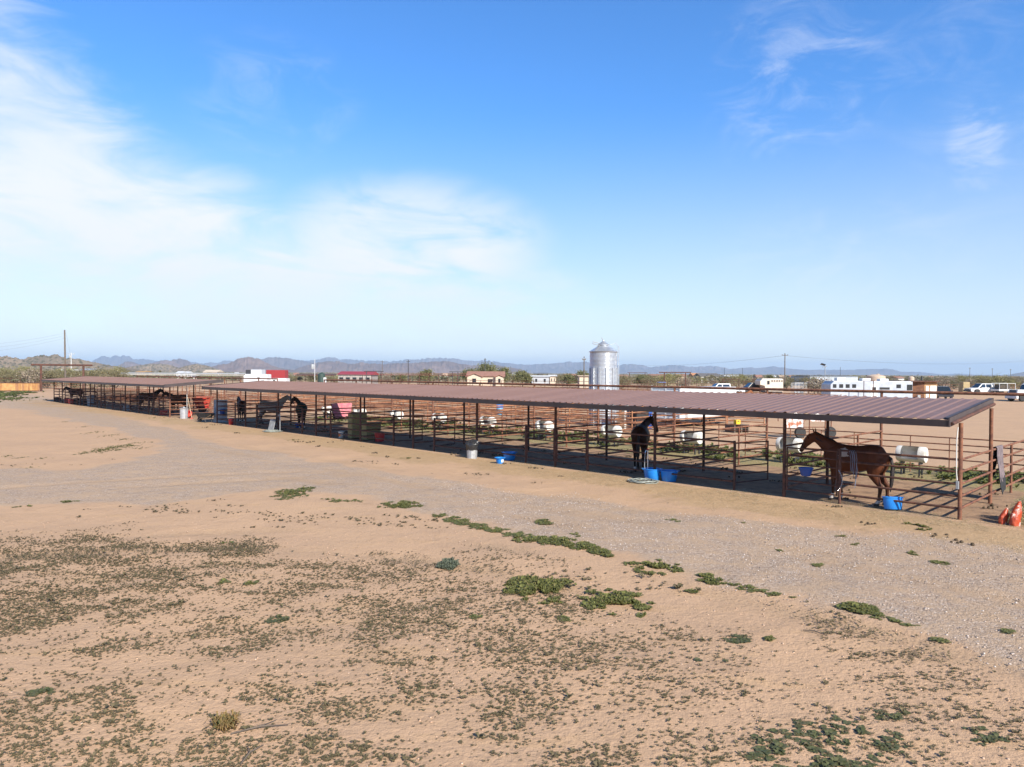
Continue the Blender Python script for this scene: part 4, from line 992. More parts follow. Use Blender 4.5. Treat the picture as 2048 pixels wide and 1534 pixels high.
def chute():
    p = gat(1573, 41); t = T('roping_chute', 'rusty white sheet-metal stock chute on tyres, beyond the back fence', 'stock chute', p, .08)
    for i, (x, z) in enumerate(((0, .1), (1.05, .1), (1.4, .1), (2.35, .1), (2.7, .1))): MB().tube([(x, 0, 0), (x, 0, 1.75)], .035, 8).build('post', RUST, t)
    MB().box((.52, 0, 1.12), (1.0, .03, 1.15)).build('sheet', RUSTW, t, 0); MB().box((1.88, 0, 1.32), (.92, .03, .72)).build('sheet', RUSTW, t, 0)
    for z in (.35, .62, 1.72): MB().tube([(0, .04, z), (2.7, .04, z)], .025, 8).build('rail', RUST, t)
    for k in range(5): MB().tube([(1.05 + k * .09, .02, .9 + k * .1), (1.5, .02, 1.3 + k * .08)], .01, 5).build('brace', RUST, t)
    for x in (.75, 2.55): MB().lathe([(.16, -.1), (.30, -.1), (.33, -.05), (.33, .05), (.30, .1), (.16, .1)], 20).build('tyre', BLACK, t, 50, (x, -.2, .33), rx=rad(90))
chute()
t = T('planks', 'grey and white planks leaning together right of the silo', 'planks', gat(1262, 47), .2)
for i in range(7): MB().box((-.55 + i * .19, .02 * i, 1.05), (.13, .05, 2.1 - .07 * (i % 3)), 0, -.10, .05 * (i % 2)).build('plank', (WOODG, mat('whitewashed_wood', (.55, .53, .5), .8), GREY)[i % 3], t, 0)
t = T('tarped_bin', 'dark open bin with a brown tarp over it, between the planks and the white trailer', 'bin', gat(1281, 46.5), .2)
MB().bbox((0, 0, .8), (.85, .9, 1.6), .03).build('bin_body', BLACK, t, 0); mb = MB(); mb.prism([(-.46, 1.6), (.46, 1.6), (.44, 1.72), (.1, 2.02), (-.2, 1.86)], -.47, .47); mb.build('tarp', mat('brown_tarp', (.22, .15, .09), .8, 0, (.14, .1, .06), 4, .5, 12), t, 0)
t = T('blue_tote', 'blue plastic tote standing upright beside the tarped bin', 'tote', gat(1297, 47.5), .1); MB().bbox((0, 0, .9), (.42, .5, 1.8), .04).build('tote_body', BLUED, t, 40); MB().bbox((0, 0, 1.83), (.46, .54, .06), .02).build('lid', GREY, t, 0)
t = T('yellow_crate', 'small yellow crate on a dark pallet right of the white trailer', 'crate', gat(1475, 45, .5), .3); mb = MB(); mb.bbox((0, 0, .14), (.3, .3, .28), .02); mb.build('crate_body', YEL, t, 0); MB().box((0, -.158, .2), (.12, .012, .05)).build('grip', DARK, t, 0)
t = T('pallet_stack', 'stack of dark wooden pallets under the yellow crate', 'pallets', gat(1475, 45), .3)
for k in range(4):
    mb = MB()
    for i in range(6): mb.box((0, -.45 + i * .18, .115 + k * .125), (1.1, .11, .02))
    for x in (-.5, 0, .5): mb.box((x, 0, .055 + k * .125), (.08, 1.0, .09))
    mb.build('pallet', WOODG, t, 0)
t = T('plastic_drum', 'two-tone blue drum standing among the orange corrals', 'drum', gat(1000, 62), 0); MB().lathe([(.28, 0), (.29, .04), (.29, .5), (.30, .52), (.29, .54), (.29, .86), (.004, .9)], 20).build('drum_body', mat('pale_blue_plastic', (.15, .42, .66), .45), t, 50); MB().lathe([(.3, .62), (.3, .9), (.004, .93)], 20, cap0=False).build('lid', BLUE, t, 50)
t = T('storage_tank', 'cream storage tank lying on legs among the far corrals', 'tank', gat(942, 74), .2)
MB().lathe([(.01, -1.35), (.5, -1.25), (.72, -1.05), (.72, 1.05), (.5, 1.25), (.01, 1.35)], 28).build('tank_body', mat('cream_paint', (.72, .66, .56), .5), t, 50, (0, 0, 1.15), ry=rad(90))
for x in (-.8, .8): MB().box((x, 0, .28), (.12, 1.0, .56)).build('saddle', DARK, t, 0)

# ------------------------------------------------------------------ vehicles
def wheel(par, x, y, r, w=.12, rim=CHROME):
    o = MB().lathe([(.5 * r, -w), (.88 * r, -w), (r, -w * .6), (r, w * .6), (.88 * r, w), (.5 * r, w)], 22).build('wheel', BLACK, par, 50, (x, y, r), rx=rad(90))
    for s in (-1, 1): MB().lathe([(.56 * r, s * w * .9), (.5 * r, s * w * .98), (.18 * r, s * w * .7), (.002, s * w * .75)], 16, cap0=False, cap1=False).build('rim', rim, o, 40)
def quadbox(mb, bot, top):                                 # box between two rectangles: (x0,x1,y0,y1,z)
    v = []
    for x0, x1, y0, y1, z in (bot, top): v += [(x0, y0, z), (x1, y0, z), (x1, y1, z), (x0, y1, z)]
    return mb.add(v, [(3, 2, 1, 0), (4, 5, 6, 7), (0, 1, 5, 4), (1, 2, 6, 5), (2, 3, 7, 6), (3, 0, 4, 7)])
def pickup(label, loc, rz, paint, flat=False, sc=1., group='pickup trucks'):
    t = T('pickup_truck', label, 'pickup truck', loc, rz, group); t.scale = (sc,) * 3    # faces -x
    side = [(-3.0, .55), (-3.05, .8), (-2.95, 1.02), (-1.75, 1.14), (-1.55, 1.16), (.95, 1.16), (.95, .5), (-.95, .45), (-1.35, .45), (-1.42, .72), (-1.62, .88), (-1.95, .93), (-2.28, .88), (-2.48, .72), (-2.55, .45)]
    MB().prism(side, -.95, .95).build('body', paint, t, 20)
    mb = MB(); quadbox(mb, (-1.75, .95, -.92, .92, 1.14), (-.95, .82, -.74, .74, 1.88)); mb.build('cab', paint, t, 0)
    gl = MB()
    gl.add([(-1.70, -.78, 1.19), (-1.70, .78, 1.19), (-1.0, .66, 1.83), (-1.0, -.66, 1.83)], [(0, 1, 2, 3)]); gl.v = [(x - .03, y, z + .015) for x, y, z in gl.v]; gl.build('windscreen', GLASS, t, 0)
    for s in (-1, 1):
        for a, b, c, d in ((-1.45, -.42, -.92, -.42), (-.30, .78, -.30, .70)):
            MB().add([(a, s * .925, 1.2), (b, s * .925, 1.2), (d, s * .785, 1.78), (c, s * .785, 1.78)], [(0, 1, 2, 3)]).build('side_window', GLASS, t, 0)
        MB().box((-1.35, s * 1.06, 1.25), (.08, .2, .22)).build('mirror', DARK, t, 0)
        MB().bbox((-3.0, s * .72, .93), (.14, .32, .2), .03).build('headlight', CHROME, t, 0)
        MB().box((-.36, s * .953, 1.06), (.14, .012, .03)).box((.55, s * .953, 1.06), (.14, .012, .03)).build('door_handles', DARK, t, 0)
    MB().bbox((-3.08, 0, .62), (.14, 1.9, .26), .03).build('bumper', DARK, t, 0); MB().box((-3.06, 0, .92), (.04, 1.0, .2)).build('grille', DARK, t, 0)
    if flat:
        MB().bbox((2.25, 0, .98), (2.5, 2.1, .12), .02).build('flat_bed', paint, t, 0)
        MB().bbox((1.02, 0, 1.45), (.08, 2.0, .85), .02).build('headache_rack', paint, t, 0)
        MB().box((1.9, 0, .65), (2.2, .9, .25)).build('chassis', DARK, t, 0)
    else:
        mb = MB(); b = [(.98, .5), (.98, 1.18), (3.0, 1.18), (3.0, .55), (2.62, .5), (2.5, .75), (2.3, .88), (1.95, .92), (1.6, .88), (1.4, .75), (1.3, .5)]
        mb.prism(b, -.95, -.85); mb.prism(b, .85, .95); mb.box((2.0, 0, .78), (2.0, 1.7, .08)); mb.box((2.97, 0, .86), (.06, 1.7, .62)); mb.build('bed', paint, t, 0)
    for x in (-1.95, 1.95):
        for s in (-1, 1): wheel(t, x, s * .84, .40)
    return t
pickup('white crew-cab pickup parked beyond the roof, left of the cream horse trailer', gat(1446, 106), .06, WPAINT)
pickup('white flatbed pickup parked at the far right before the scrub', gat(1969, 124), .05, WPAINT, True)
pickup('dark navy pickup half hidden right of the wooden shed', gat(1884, 98), 1.2, mat('navy_paint', (.02, .035, .07), .25), sc=.95)
pickup('small black pickup between the white pickup and the cream horse trailer', gat(1512, 118), .1, mat('black_paint', (.02, .02, .025), .25))
def trailer(label, loc, rz, L, H, m, wins, nose=True, doors=(), strip=None, gear=False, low=.55):
    t = T('horse_trailer', label, 'horse trailer', loc, rz, 'trailers')
    pr = [(-L / 2 + (.9 if nose else 0), low), (L / 2, low), (L / 2, H), (-L / 2 + .35, H), (-L / 2, H - .35), (-L / 2, H - .95 if nose else low)]
    if nose: pr.append((-L / 2 + .75, H - 1.1))
    MB().prism(pr, -1.15, 1.15).build('trailer_body', m, t, 25)
    mb = MB(); mb.box((0.1, 0, H + .02), (L - .5, 2.2, .05)); mb.build('roof_skin', WPAINT, t, 0)
    for x, z, w, h in wins: MB().bbox((x, -1.155, z), (w, .03, h), .01).build('window', GLASS, t, 0)
    for x in doors:
        MB().bbox((x, -1.155, (H + low) / 2 - .1), (.75, .02, H - low - .35), .005).build('door', WPAINT, t, 0)
        MB().bbox((x, -1.175, H - .85), (.4, .02, .5), .005).build('window', GLASS, t, 0)
    if strip: MB().box((strip[0], -1.16, strip[1]), (strip[2], .03, strip[3])).build('vent_strip', BLACK, t, 0)
    for x in (L * .12, L * .12 + .95):
        for s in (-1, 1): wheel(t, x, s * 1.0, .37)
    MB().box((0, 0, low - .08), (L - 1.2, 1.6, .14)).build('chassis', DARK, t, 0)
    if gear:
        for x, h in ((-L * .33, .35), (-L * .02, .3), (L * .2, .25)): MB().bbox((x, 0, H + h / 2 + .05), (.9, .8, h), .05).build('roof_unit', WPAINT, t, 30)
    return t
GREYW = mat('pale_blue_white_paint', (.42, .455, .51), .4, 0, (.36, .39, .44), 2)
Y1 = 77; k1 = Y1 / 1430
cx = 1733
trailer('long pale living-quarters horse trailer with square windows, right of the barred rack', gat(cx, Y1 + 1.2), .0, 164 * k1, 2.92, GREYW,
        [((x - cx) * k1, 2.42, w * k1, .40) for x, w in ((1659, 7), (1672, 8), (1685, 8), (1698, 8), (1787, 9))] + [((1809 - cx) * k1, 2.3, 11 * k1, .62)], nose=False, doors=((1738 - cx) * k1,), strip=((1759 - cx) * k1, 2.18, 20 * k1, .24), gear=True)
trailer('white trailer roof showing behind the long pale trailer, near the tank', gat(1790, 88), .03, 6.2, 2.72, WPAINT, [(1.0, 2.1, .5, .4)], nose=True)
trailer('short white trailer parked behind the left half of the long pale trailer', gat(1708, 87), .03, 3.4, 2.75, WPAINT, [(.4, 2.1, .5, .4)], nose=False)
Y2 = 116; trailer('cream stock trailer with a row of small openings and a sloped nose', gat(1538, Y2), .04, 46 * Y2 / 1430, 2.55, mat('cream_trailer_paint', (.66, .56, .45), .5, 0, (.56, .47, .38), 2), [(-.55, 1.95, .4, .6)] + [(.05 + .40 * i, 2.22, .27, .22) for i in range(5)])
t = T('stock_rack', 'white barred cage left of the long pale trailer', 'stock rack', gat(1598, 93), .05); mb = MB()
for x in np.linspace(-.75, .75, 9):
    for y in (-.6, .6): mb.tube([(x, y, .5), (x, y, 2.3)], .025, 6)
for z in (.5, 1.4, 2.3):
    for y in (-.6, .6): mb.tube([(-.75, y, z), (.75, y, z)], .03, 6)
    for x in (-.75, .75): mb.tube([(x, -.6, z), (x, .6, z)], .03, 6)
mb.build('bars', WPAINT, t); MB().box((0, 0, .42), (1.7, 1.3, .14)).build('deck', WPAINT, t, 0); MB().box((0, 0, 1.2), (1.2, .05, .9)).build('partition', GREY, t, 0)
for s in (-1, 1): wheel(t, .1, s * .72, .34)
# semi tractor at the right edge
def semi():
    p = gat(2062, 94); t = T('semi_truck', 'white semi tractor unit with a dark grille cut by the right edge', 'truck', p, .05)
    mb = MB(); quadbox(mb, (-2.6, -.6, -.85, .85, .75), (-2.35, -.55, -.8, .8, 1.55)); mb.build('bonnet', WPAINT, t, 0)
    mb = MB(); quadbox(mb, (-.75, 1.3, -1.15, 1.15, .75), (-.45, 1.3, -1.1, 1.1, 2.15)); quadbox(mb, (-.45, 1.3, -1.1, 1.1, 2.15), (.3, 1.3, -1.0, 1.0, 2.75)); mb.build('cab', WPAINT, t, 0)
    MB().add([(-.72, -1.0, 1.58), (-.72, 1.0, 1.58), (-.44, .95, 2.2), (-.44, -.95, 2.2)], [(0, 1, 2, 3)]).build('windscreen', GLASS, t, 0, (-.035, 0, .01))
    MB().add([(-.5, -1.165, 1.5), (.3, -1.165, 1.5), (.3, -1.125, 2.05), (-.35, -1.125, 2.05)], [(0, 1, 2, 3)]).build('side_window', GLASS, t, 0)
    mb = MB(); quadbox(mb, (-2.63, -2.58, -.6, .6, .8), (-2.44, -2.39, -.55, .55, 1.5)); mb.build('grille', DARK, t, 0)
    MB().bbox((-2.6, 0, .55), (.3, 2.1, .35), .05).build('bumper', WPAINT, t, 0)
    for s in (-1, 1):
        MB().bbox((-2.45, s * .86, 1.0), (.3, .2, .3), .05).build('headlight', GLASS, t, 0); wheel(t, -1.9, s * .95, .5, .15); wheel(t, 2.2, s * .95, .5, .25)
        MB().bbox((-1.85, s * .98, 1.0), (1.25, .28, .22), .08).build('mudguard', WPAINT, t, 30)
    MB().box((1.6, 0, .7), (3.6, .8, .25)).build('chassis', DARK, t, 0)
semi()
def rack_trailer():
    t = T('flat_trailer', 'low white trailer with an upright rack behind the flatbed pickup', 'trailer', gat(2007, 122), .05)
    MB().box((0, 0, .8), (3.0, 2.0, .3)).build('deck', WPAINT, t, 0); mb = MB()
    for x in (-1.4, 0, 1.4):
        for y in (-.95, .95): mb.tube([(x, y, .95), (x, y, 1.95)], .04, 6)
    for y in (-.95, .95): mb.tube([(-1.4, y, 1.95), (1.4, y, 1.95)], .04, 6)
    mb.build('rack', WPAINT, t); mb = MB(); mb.bbox((-.2, 0, 1.35), (1.9, 1.5, .75), .25); mb.build('load', mat('brown_brush', (.10, .08, .06), .95, 0, (.06, .05, .04), 6, .6, 20), t, 30)
    MB().bbox((.9, -1.1, .75), (.6, .3, .4), .04).build('toolbox', YEL, t, 0)
    for s in (-1, 1): wheel(t, .4, s * .9, .36)
rack_trailer()
t = T('compact_tractor', 'small orange tractor with a blue canopy far behind the silo', 'tractor', gat(1317, 112), .1)
MB().bbox((-.5, 0, .85), (1.3, .6, .55), .08).build('bonnet', ORANGE, t, 30); MB().bbox((.55, 0, .9), (.8, .9, .4), .05).build('seat_deck', DARK, t, 0); MB().bbox((.45, 0, 1.95), (1.2, 1.1, .08), .03).build('canopy', BLUED, t, 0)
mb = MB()
for x in (0, .95):
    for y in (-.45, .45): mb.tube([(x, y, .9), (x, y, 1.95)], .025, 6)
mb.build('canopy_posts', DARK, t)
for s in (-1, 1): wheel(t, .6, s * .6, .55, .14, YEL); wheel(t, -.9, s * .45, .33, .1, YEL)
for i, (a, b) in enumerate(((0, 0), (1.25, 0), (.1, 1))): 
    mb = MB(); mb.bbox((a, 0, .62 + b * 1.05), (1.2, 1.2, 1.03), .05); plain(mb, 'hay_bale', ('big square hay bale at left of the stack by the far pickup', 'big square hay bale at right of the stack by the far pickup', 'big square hay bale on top of the stack by the far pickup')[i], 'hay bale', mat('straw_bale', (.46, .34, .18), .95, 0, (.34, .25, .13), 9, .5, 30), gat(1928, 128, -.1), .05, 'big hay bales')

# ------------------------------------------------------------------ far shades, sheds, houses, tanks
def shade(label, pa, pb, Y, ytop, m, deep=6., th=.16, n=7, lean=.05, group='far shade roofs'):
    a, b = gat(pa, Y), gat(pb, Y); L = b[0] - a[0]; zt = zat((pa + pb) / 2, ytop, Y)
    t = T('shade_roof', label, 'shade roof', ((a[0] + b[0]) / 2, Y, gz((a[0] + b[0]) / 2, Y)), 0, group); z = zt - t.location.z
    mb = MB(); mb.box((0, deep / 2, z + .3), (L, deep, .05), 0, lean); mb.build('roof', m, t, 0); MB().box((0, .02, z - .02), (L, .06, th)).build('fascia', m, t, 0)
    for i in range(n + 1): MB().tube([(-L / 2 + .2 + (L - .4) * i / n, .2, -.1), (-L / 2 + .2 + (L - .4) * i / n, .2, z)], .06, 6).build('post', RUSTD, t)
shade('long pale metal shade roof beyond the far shelter at left', 228, 488, 150, 749.5, mat('dull_pale_roof_metal', (.40, .39, .36), .6), n=12, deep=4.)
shade('long thin red shade roof left of the tiled house', 722, 936, 132, 749.6, mat('dull_red_steel', (.20, .035, .035), .6), n=11, th=.08, deep=1.2, lean=0.)
shade('dark shade roof on stilts far behind, left of the silo', 1067, 1096, 230, 747.5, DARK, n=3, lean=0.)
shade('low rusty shade roof behind the red-roofed barn', 590, 668, 185, 751, RUSTD, n=4)
def house(label, px0, px1, Y, yeave, yridge, wm, rm, deep=8., gables=(), name='house', cat='house', wins=3, ridge_x=True, group=None, over=.35, parts=True):
    a, b = gat(px0, Y), gat(px1, Y); L = b[0] - a[0]; c = (a[0] + b[0]) / 2; g = gz(c, Y); ze = zat((px0 + px1) / 2, yeave, Y) - g; zr = zat((px0 + px1) / 2, yridge, Y + deep / 2) - g
    t = T(name, label, cat, (c, Y, g), 0, group)
    MB().box((0, deep / 2, ze / 2 - .1), (L, deep, ze + .2)).build('wall', wm, t, 0)
    mb = MB(); o = over
    if ridge_x: mb.add([(-L / 2 - o, -o, ze - .08), (L / 2 + o, -o, ze - .08), (L / 2 + o, deep + o, ze - .08), (-L / 2 - o, deep + o, ze - .08), (-L / 2 - o, deep / 2, zr), (L / 2 + o, deep / 2, zr)], [(0, 1, 5, 4), (2, 3, 4, 5), (0, 4, 3), (1, 2, 5), (3, 2, 1, 0)])
    else: mb.add([(-L / 2 - o, -o, ze - .08), (L / 2 + o, -o, ze - .08), (L / 2 + o, deep + o, ze - .08), (-L / 2 - o, deep + o, ze - .08), (0, -o, zr), (0, deep + o, zr)], [(0, 4, 5, 3), (1, 2, 5, 4), (0, 1, 4), (2, 3, 5), (3, 2, 1, 0)])
    mb.build('roof', rm, t, 0)
    for gx, gw, gd in gables:
        x0 = (gx - (px0 + px1) / 2) * Y / 1430; w = gw * Y / 1430; zg = ze - .25; zz = zg + w * .20
        MB().add([(x0 - w / 2, -gd, 0), (x0 + w / 2, -gd, 0), (x0 + w / 2, -gd, zg), (x0, -gd, zz), (x0 - w / 2, -gd, zg), (x0 - w / 2, .5, 0), (x0 + w / 2, .5, 0), (x0 + w / 2, .5, zg), (x0, .5, zz), (x0 - w / 2, .5, zg)], [(0, 1, 2, 3, 4), (0, 5, 6, 1), (1, 6, 7, 2), (0, 4, 9, 5), (2, 7, 8, 3), (4, 3, 8, 9)]).build('gable_wall', wm, t, 0)
        for s in (-1, 1):
            e = w / 2 + .3; MB().add([(x0, -gd - .3, zz + .12), (x0 + s * e, -gd - .3, zz + .12 - e * .40), (x0 + s * e, deep / 2, zz + .12 - e * .40), (x0, deep / 2, zz + .12), (x0, -gd - .3, zz + .26), (x0 + s * e, -gd - .3, zz + .26 - e * .40), (x0 + s * e, deep / 2, zz + .26 - e * .40), (x0, deep / 2, zz + .26)], [(0, 1, 2, 3), (4, 5, 6, 7), (0, 1, 5, 4), (1, 2, 6, 5), (0, 4, 7, 3)]).build('gable_roof', rm, t, 0)
        MB().box((x0, -gd - .02, 1.5), (min(.9, w * .3), .06, .9)).build('window', GLASS, t, 0)
    if parts:
        for i in range(wins):
            x = -L / 2 + L * (i + .5) / wins
            if not any(abs(x - (gx - (px0 + px1) / 2) * Y / 1430) < gw * Y / 2860 + .4 for gx, gw, gd in gables): MB().box((x, -.02, ze * .55), (min(1.3, L * .12), .06, ze * .35)).build('window', GLASS, t, 0)
    return t
STONE = mat('grey_stone_wall', (.24, .22, .20), .9, 0, (.36, .33, .30), 2.5, .3)
house('barn with a bright red metal roof and grey stone wall', 676, 742, 175, 748.6, 742.8, STONE, REDR, 9, name='barn', cat='barn', wins=5)
house('cream house with clay tiled cross gables behind the near shelter roof', 935, 1007, 165, 752.0, 742.6, CREAM, TILE, 9, ((949, 29, 1.4), (999, 15, 1.2)), wins=4)
house('white house with a dark gabled roof right of the silo', 1402, 1440, 260, 752, 746.5, mat('white_stucco', (.70, .67, .62), .9), mat('dark_shingle', (.13, .12, .115), .9), 10, ((1418, 14, .8),), wins=3)
house('tan house with an orange tiled roof left of the dark-gabled white house', 1387, 1402, 300, 751, 746, TAN, mat('orange_tile', (.45, .22, .11), .9), 8, wins=2)
house('long low white house with pale roof right of the dark-gabled white house', 1454, 1492, 300, 753.5, 750.4, mat('white_stucco', (.7, .67, .62), .9), mat('pale_roof_metal', (.62, .61, .58), .5), 8, wins=4)
house('cream mobile home behind dark fence, left of the silo', 1100, 1112, 200, 752, 749.5, CREAM, mat('pale_roof_metal', (.62, .61, .58), .5), 5, wins=2)
house('grey metal-sided shed left of the cream mobile home', 1064, 1098, 190, 752.8, 750.6, GALVR, mat('pale_roof_metal', (.62, .61, .58), .5), 6, wins=2, name='shed', cat='shed')
house('pink stucco house with a brown roof just left of the silo', 1131, 1152, 240, 751.5, 747.6, mat('pink_stucco', (.52, .33, .27), .9), TILE, 8, wins=3)
house('tan flat-topped shed touching the left side of the silo', 1159, 1177, 150, 751.5, 750.5, CREAM, TAN, 4, wins=1, name='shed', cat='shed')
house('tan house far right of the silo with a shallow roof', 1302, 1330, 270, 751.5, 748.3, TAN, TILE, 8, wins=3)
house('small tan house right of the rusty arch', 1356, 1372, 290, 752, 748, TAN, TILE, 8, wins=2)
house('orange-tan house immediately right of the silo', 1237, 1256, 250, 752, 749.5, TAN, TILE, 8, wins=2)
house('grey metal workshop with a dark roof edge behind the light pole', 1620, 1716, 205, 752.4, 751.0, mat('pale_blue_steel_siding', (.42, .46, .50), .55, 0, (.37, .41, .45), 1), DARK, 14, wins=0, name='workshop', cat='workshop', over=.2)
house('small white shed with a reddish roof right of the beige tank', 1796, 1808, 220, 755.5, 752.6, mat('white_stucco', (.7, .67, .62), .9), TILE, 5, wins=1, name='shed', cat='shed')
house('long tan building below the speckled hills', 271, 290, 420, 743.5, 741.8, mat('ochre_siding', (.45, .27, .12), .9), mat('ochre_siding', (.45, .27, .12), .9), 10, wins=4)
house('pale pink flat building at the foot of the small hill', 406, 434, 520, 744.0, 739.6, mat('pale_pink_stucco', (.60, .47, .40), .9), CREAM, 12, wins=5)
house('pale house with a grey roof behind the entrance arch', 112, 142, 330, 743, 738.6, CREAM, mat('pale_roof_metal', (.62, .61, .58), .5), 8, wins=3)
house('metal-roofed shed behind the right post of the entrance arch', 158, 178, 300, 740.6, 736.8, WOODG, GALVR, 8, wins=1, name='shed', cat='shed')
for i, (a, b, Y, e, r) in enumerate(((354, 384, 260, 750.6, 748.4), (353, 364, 380, 745, 742.5), (366, 377, 400, 745, 743))): house(('low white outbuilding behind the far shelter roof', 'tiny white house beyond the pale shade roof', 'tiny pale house beside the tiny white house')[i], a, b, Y, e, r, mat('white_stucco', (.7, .67, .62), .9), WPAINT, 5, wins=2)
for i, (px, Y, w) in enumerate(((1010, 420, 9), (1030, 520, 10), (1046, 600, 8), (1520, 500, 12), (1548, 620, 9), (1566, 560, 10), (1585, 640, 9), (860, 520, 9), (890, 480, 8), (1866, 700, 9), (1912, 760, 10), (2008, 640, 22), (2036, 720, 14), (470, 600, 7), (560, 620, 8), (590, 580, 7))):
    h0 = zat(px, 0, Y); yb = 750 + (px - 1024) * .0052
    house(f'tiny pale house far out on the plain', px - w / 2, px + w / 2, Y, yb + 1430 * (3.66 - 2.9) / Y - .2, yb + 1430 * (3.66 - 4.6) / Y, (CREAM, TAN, mat('white_stucco', (.7, .67, .62), .9))[i % 3], (TILE, WPAINT, TAN)[i % 3], 8, wins=2, group='far houses on the plain', parts=False)
def tank(label, px0, px1, Y, ytop, m, lid=True, cat='water tank', group=None):
    c = gat((px0 + px1) / 2, Y); r = (px1 - px0) / 2 * Y / 1430; z = zat((px0 + px1) / 2, ytop, Y) - c[2]
    t = T('water_tank', label, cat, c, 0, 'water tanks'); pr = [(r, -.1)]; n = 10
    for i in range(n): pr += [(r * 1.0, z * .88 * i / n), (r * 1.015, z * .88 * (i + .5) / n)]
    pr += [(r, z * .88), (r * .95, z * .9), (r * .3, z), (.01, z)]
    MB().lathe(pr, 36).build('tank_wall', m, t, 25)
    MB().lathe([(r * .16, z * .97), (r * .16, z * 1.03), (.01, z * 1.04)], 14, (r * .2, -r * .1, 0)).build('hatch', m, t, 25)
BEIG = mat('beige_tank_plastic', (.50, .38, .28), .6)
tank('big beige water tank behind the long pale trailer', 1734, 1769, 150, 748.6, BEIG); tank('small beige tank above the wooden shed roof', 1817, 1828, 230, 752.6, BEIG)
tank('dark green water tank left of the red-roofed barn', 636, 650, 150, 745.2, mat('dark_green_plastic', (.03, .055, .045), .6))
t = T('pump_box', 'small white box at the foot of the dark green tank', 'pump box', gat(650, 146), 0); MB().bbox((0, 0, 1.5), (.5, .5, 1.3), .03).build('box_body', WPAINT, t, 0); MB().box((0, 0, .45), (.1, .1, .95)).build('leg', WOODG, t, 0)
# wooden tack shed
def tack_shed():
    Y = 80; k = Y / 1430; a = gat(1812, Y); L1 = 31 * k; L2 = 25 * k; H = zat(1840, 763.5, Y) - a[2]
    t = T('wooden_shed', 'brown plank shed with white doors, right of the long pale trailer', 'shed', (a[0] + L1, Y - .8, a[2]), 0)
    mb = MB()
    for i in range(int(H / .19)): mb.box((-L1 / 2, .4 + .0, .1 + i * .19), (L1, .06, .178), rad(-14))
    mb.build('plank_side', mat('red_brown_planks', (.20, .085, .04), .8, 0, (.13, .055, .03), 3, .2), t, 0)
    MB().box((L2 / 2, 2.0, H / 2), (L2 + .0, 3.6, H)).build('front_wall', mat('tan_planks', (.42, .24, .11), .8, 0, (.32, .18, .085), 3), t, 0)
    MB().box((L2 / 2 - L1 / 2 + .1, 2.2, H / 2 - .01), (L1 + L2 - .3, 3.0, H - .02)).build('core_wall', WOOD, t, 0)
    MB().box((.32, .19, H / 2 - .2), (.34, .05, H - .5)).build('door', WPAINT, t, 0); MB().box((L2 - .42, .19, H / 2 - .2), (.68, .05, H - .45)).build('door', WPAINT, t, 0)
    for x in (.55, .85): MB().box((x + .1, .19, H - .55), (.12, .04, .14)).build('vent', DARK, t, 0)
    MB().box(((L2 - L1) / 2, 1.9, H + .05), (L1 + L2 + .3, 4.2, .12)).build('roof', RUSTD, t, 0)
    MB().tube([(.15, 1.0, H), (.15, 1.0, H + .6)], .07, 8).build('stove_pipe', DARK, t)
    MB().box((-L1 * .42, .02, 1.25), (.3, .2, .35)).build('wall_box', GREY, t, 0)
tack_shed()
# containers and trailers at left centre
t = T('shipping_container', 'red shipping container beyond the near shelter roof', 'container', gat(551, 160), 0); MB().bbox((0, 1.2, 2.35), (4.2, 2.4, 2.6), .03).build('box_body', REDR, t, 0); mb = MB()
for i in range(18): mb.box((-2.0 + i * .235, -.012, 2.35), (.09, .05, 2.4))
mb.build('ribs', REDR, t, 0); MB().box((0, 1.2, .5), (4.0, 2.2, 1.1)).build('footing', WOODG, t, 0)
t = T('shipping_container', 'pale grey container with one dark open end, left of the red one', 'container', gat(507, 148), 0); MB().bbox((.55, 1.2, 2.75), (2.2, 2.4, 1.9), .03).build('box_body', mat('pale_grey_steel', (.5, .53, .56), .5), t, 0); MB().box((-1.1, 1.2, 2.75), (1.1, 2.2, 1.8)).build('open_end', DARK, t, 0); MB().box((0, 1.2, .9), (3.2, 2.2, 1.8)).build('base_box', GREYW, t, 0)
trailer('white stock trailer in front of the pale grey container', gat(515, 140), .0, 4.6, 2.75, WPAINT, [(.6, 2.0, .5, .35)], nose=False)
trailer('white flat-sided trailer below the red container', gat(556, 142), .0, 4.0, 1.95, WPAINT, [(-.4, 1.5, .5, .3)], nose=False)
# ------------------------------------------------------------------ poles, arches, lights, wires
def pole(label, px, Y, ytop, r, m, arm=0., lean=0., extra=None):
    c = gat(px, Y); z = zat(px, ytop, Y) - c[2]; t = T('utility_pole', label, 'utility pole', c, 0, 'utility poles')
    MB().tube([(0, 0, -.2), (lean, 0, z)], [r, r * .7], 8).build('shaft', m, t)
    if arm:
        MB().box((lean, 0, z - .45), (arm, .10, .12)).build('crossarm', m, t, 0)
        for s in (-.45, 0, .45): MB().lathe([(.05, 0), (.07, .08), (.03, .18)], 8, (lean + s * arm, 0, z - .38)).build('insulator', GREY, t)
    if extra == 'box': MB().lathe([(.25, 0), (.28, .1), (.28, .7), (.2, .8)], 12, (lean - .35, 0, z - 1.6)).build('transformer', GREY, t)
    return t
pole('tall grey-brown pole behind the entrance arch at left', 131, 128, 660, .17, WOODG, lean=-.12)
pole('pale pole with crossarms just right of the tall left pole', 142.5, 210, 705, .15, mat('pale_pole', (.5, .5, .48), .7), 2.0, extra='box')
pole('tall pole with a short crossarm above the cream stock trailer', 1569.5, 172, 706.5, .15, WOODG, 1.5)
pole('thin pole just left of the silo', 1168, 102, 713, .09, WOODG, .5, extra=None)
pole('thin dark pole right of the red-roofed barn', 764.5, 250, 721, .12, WOODG, 1.2)
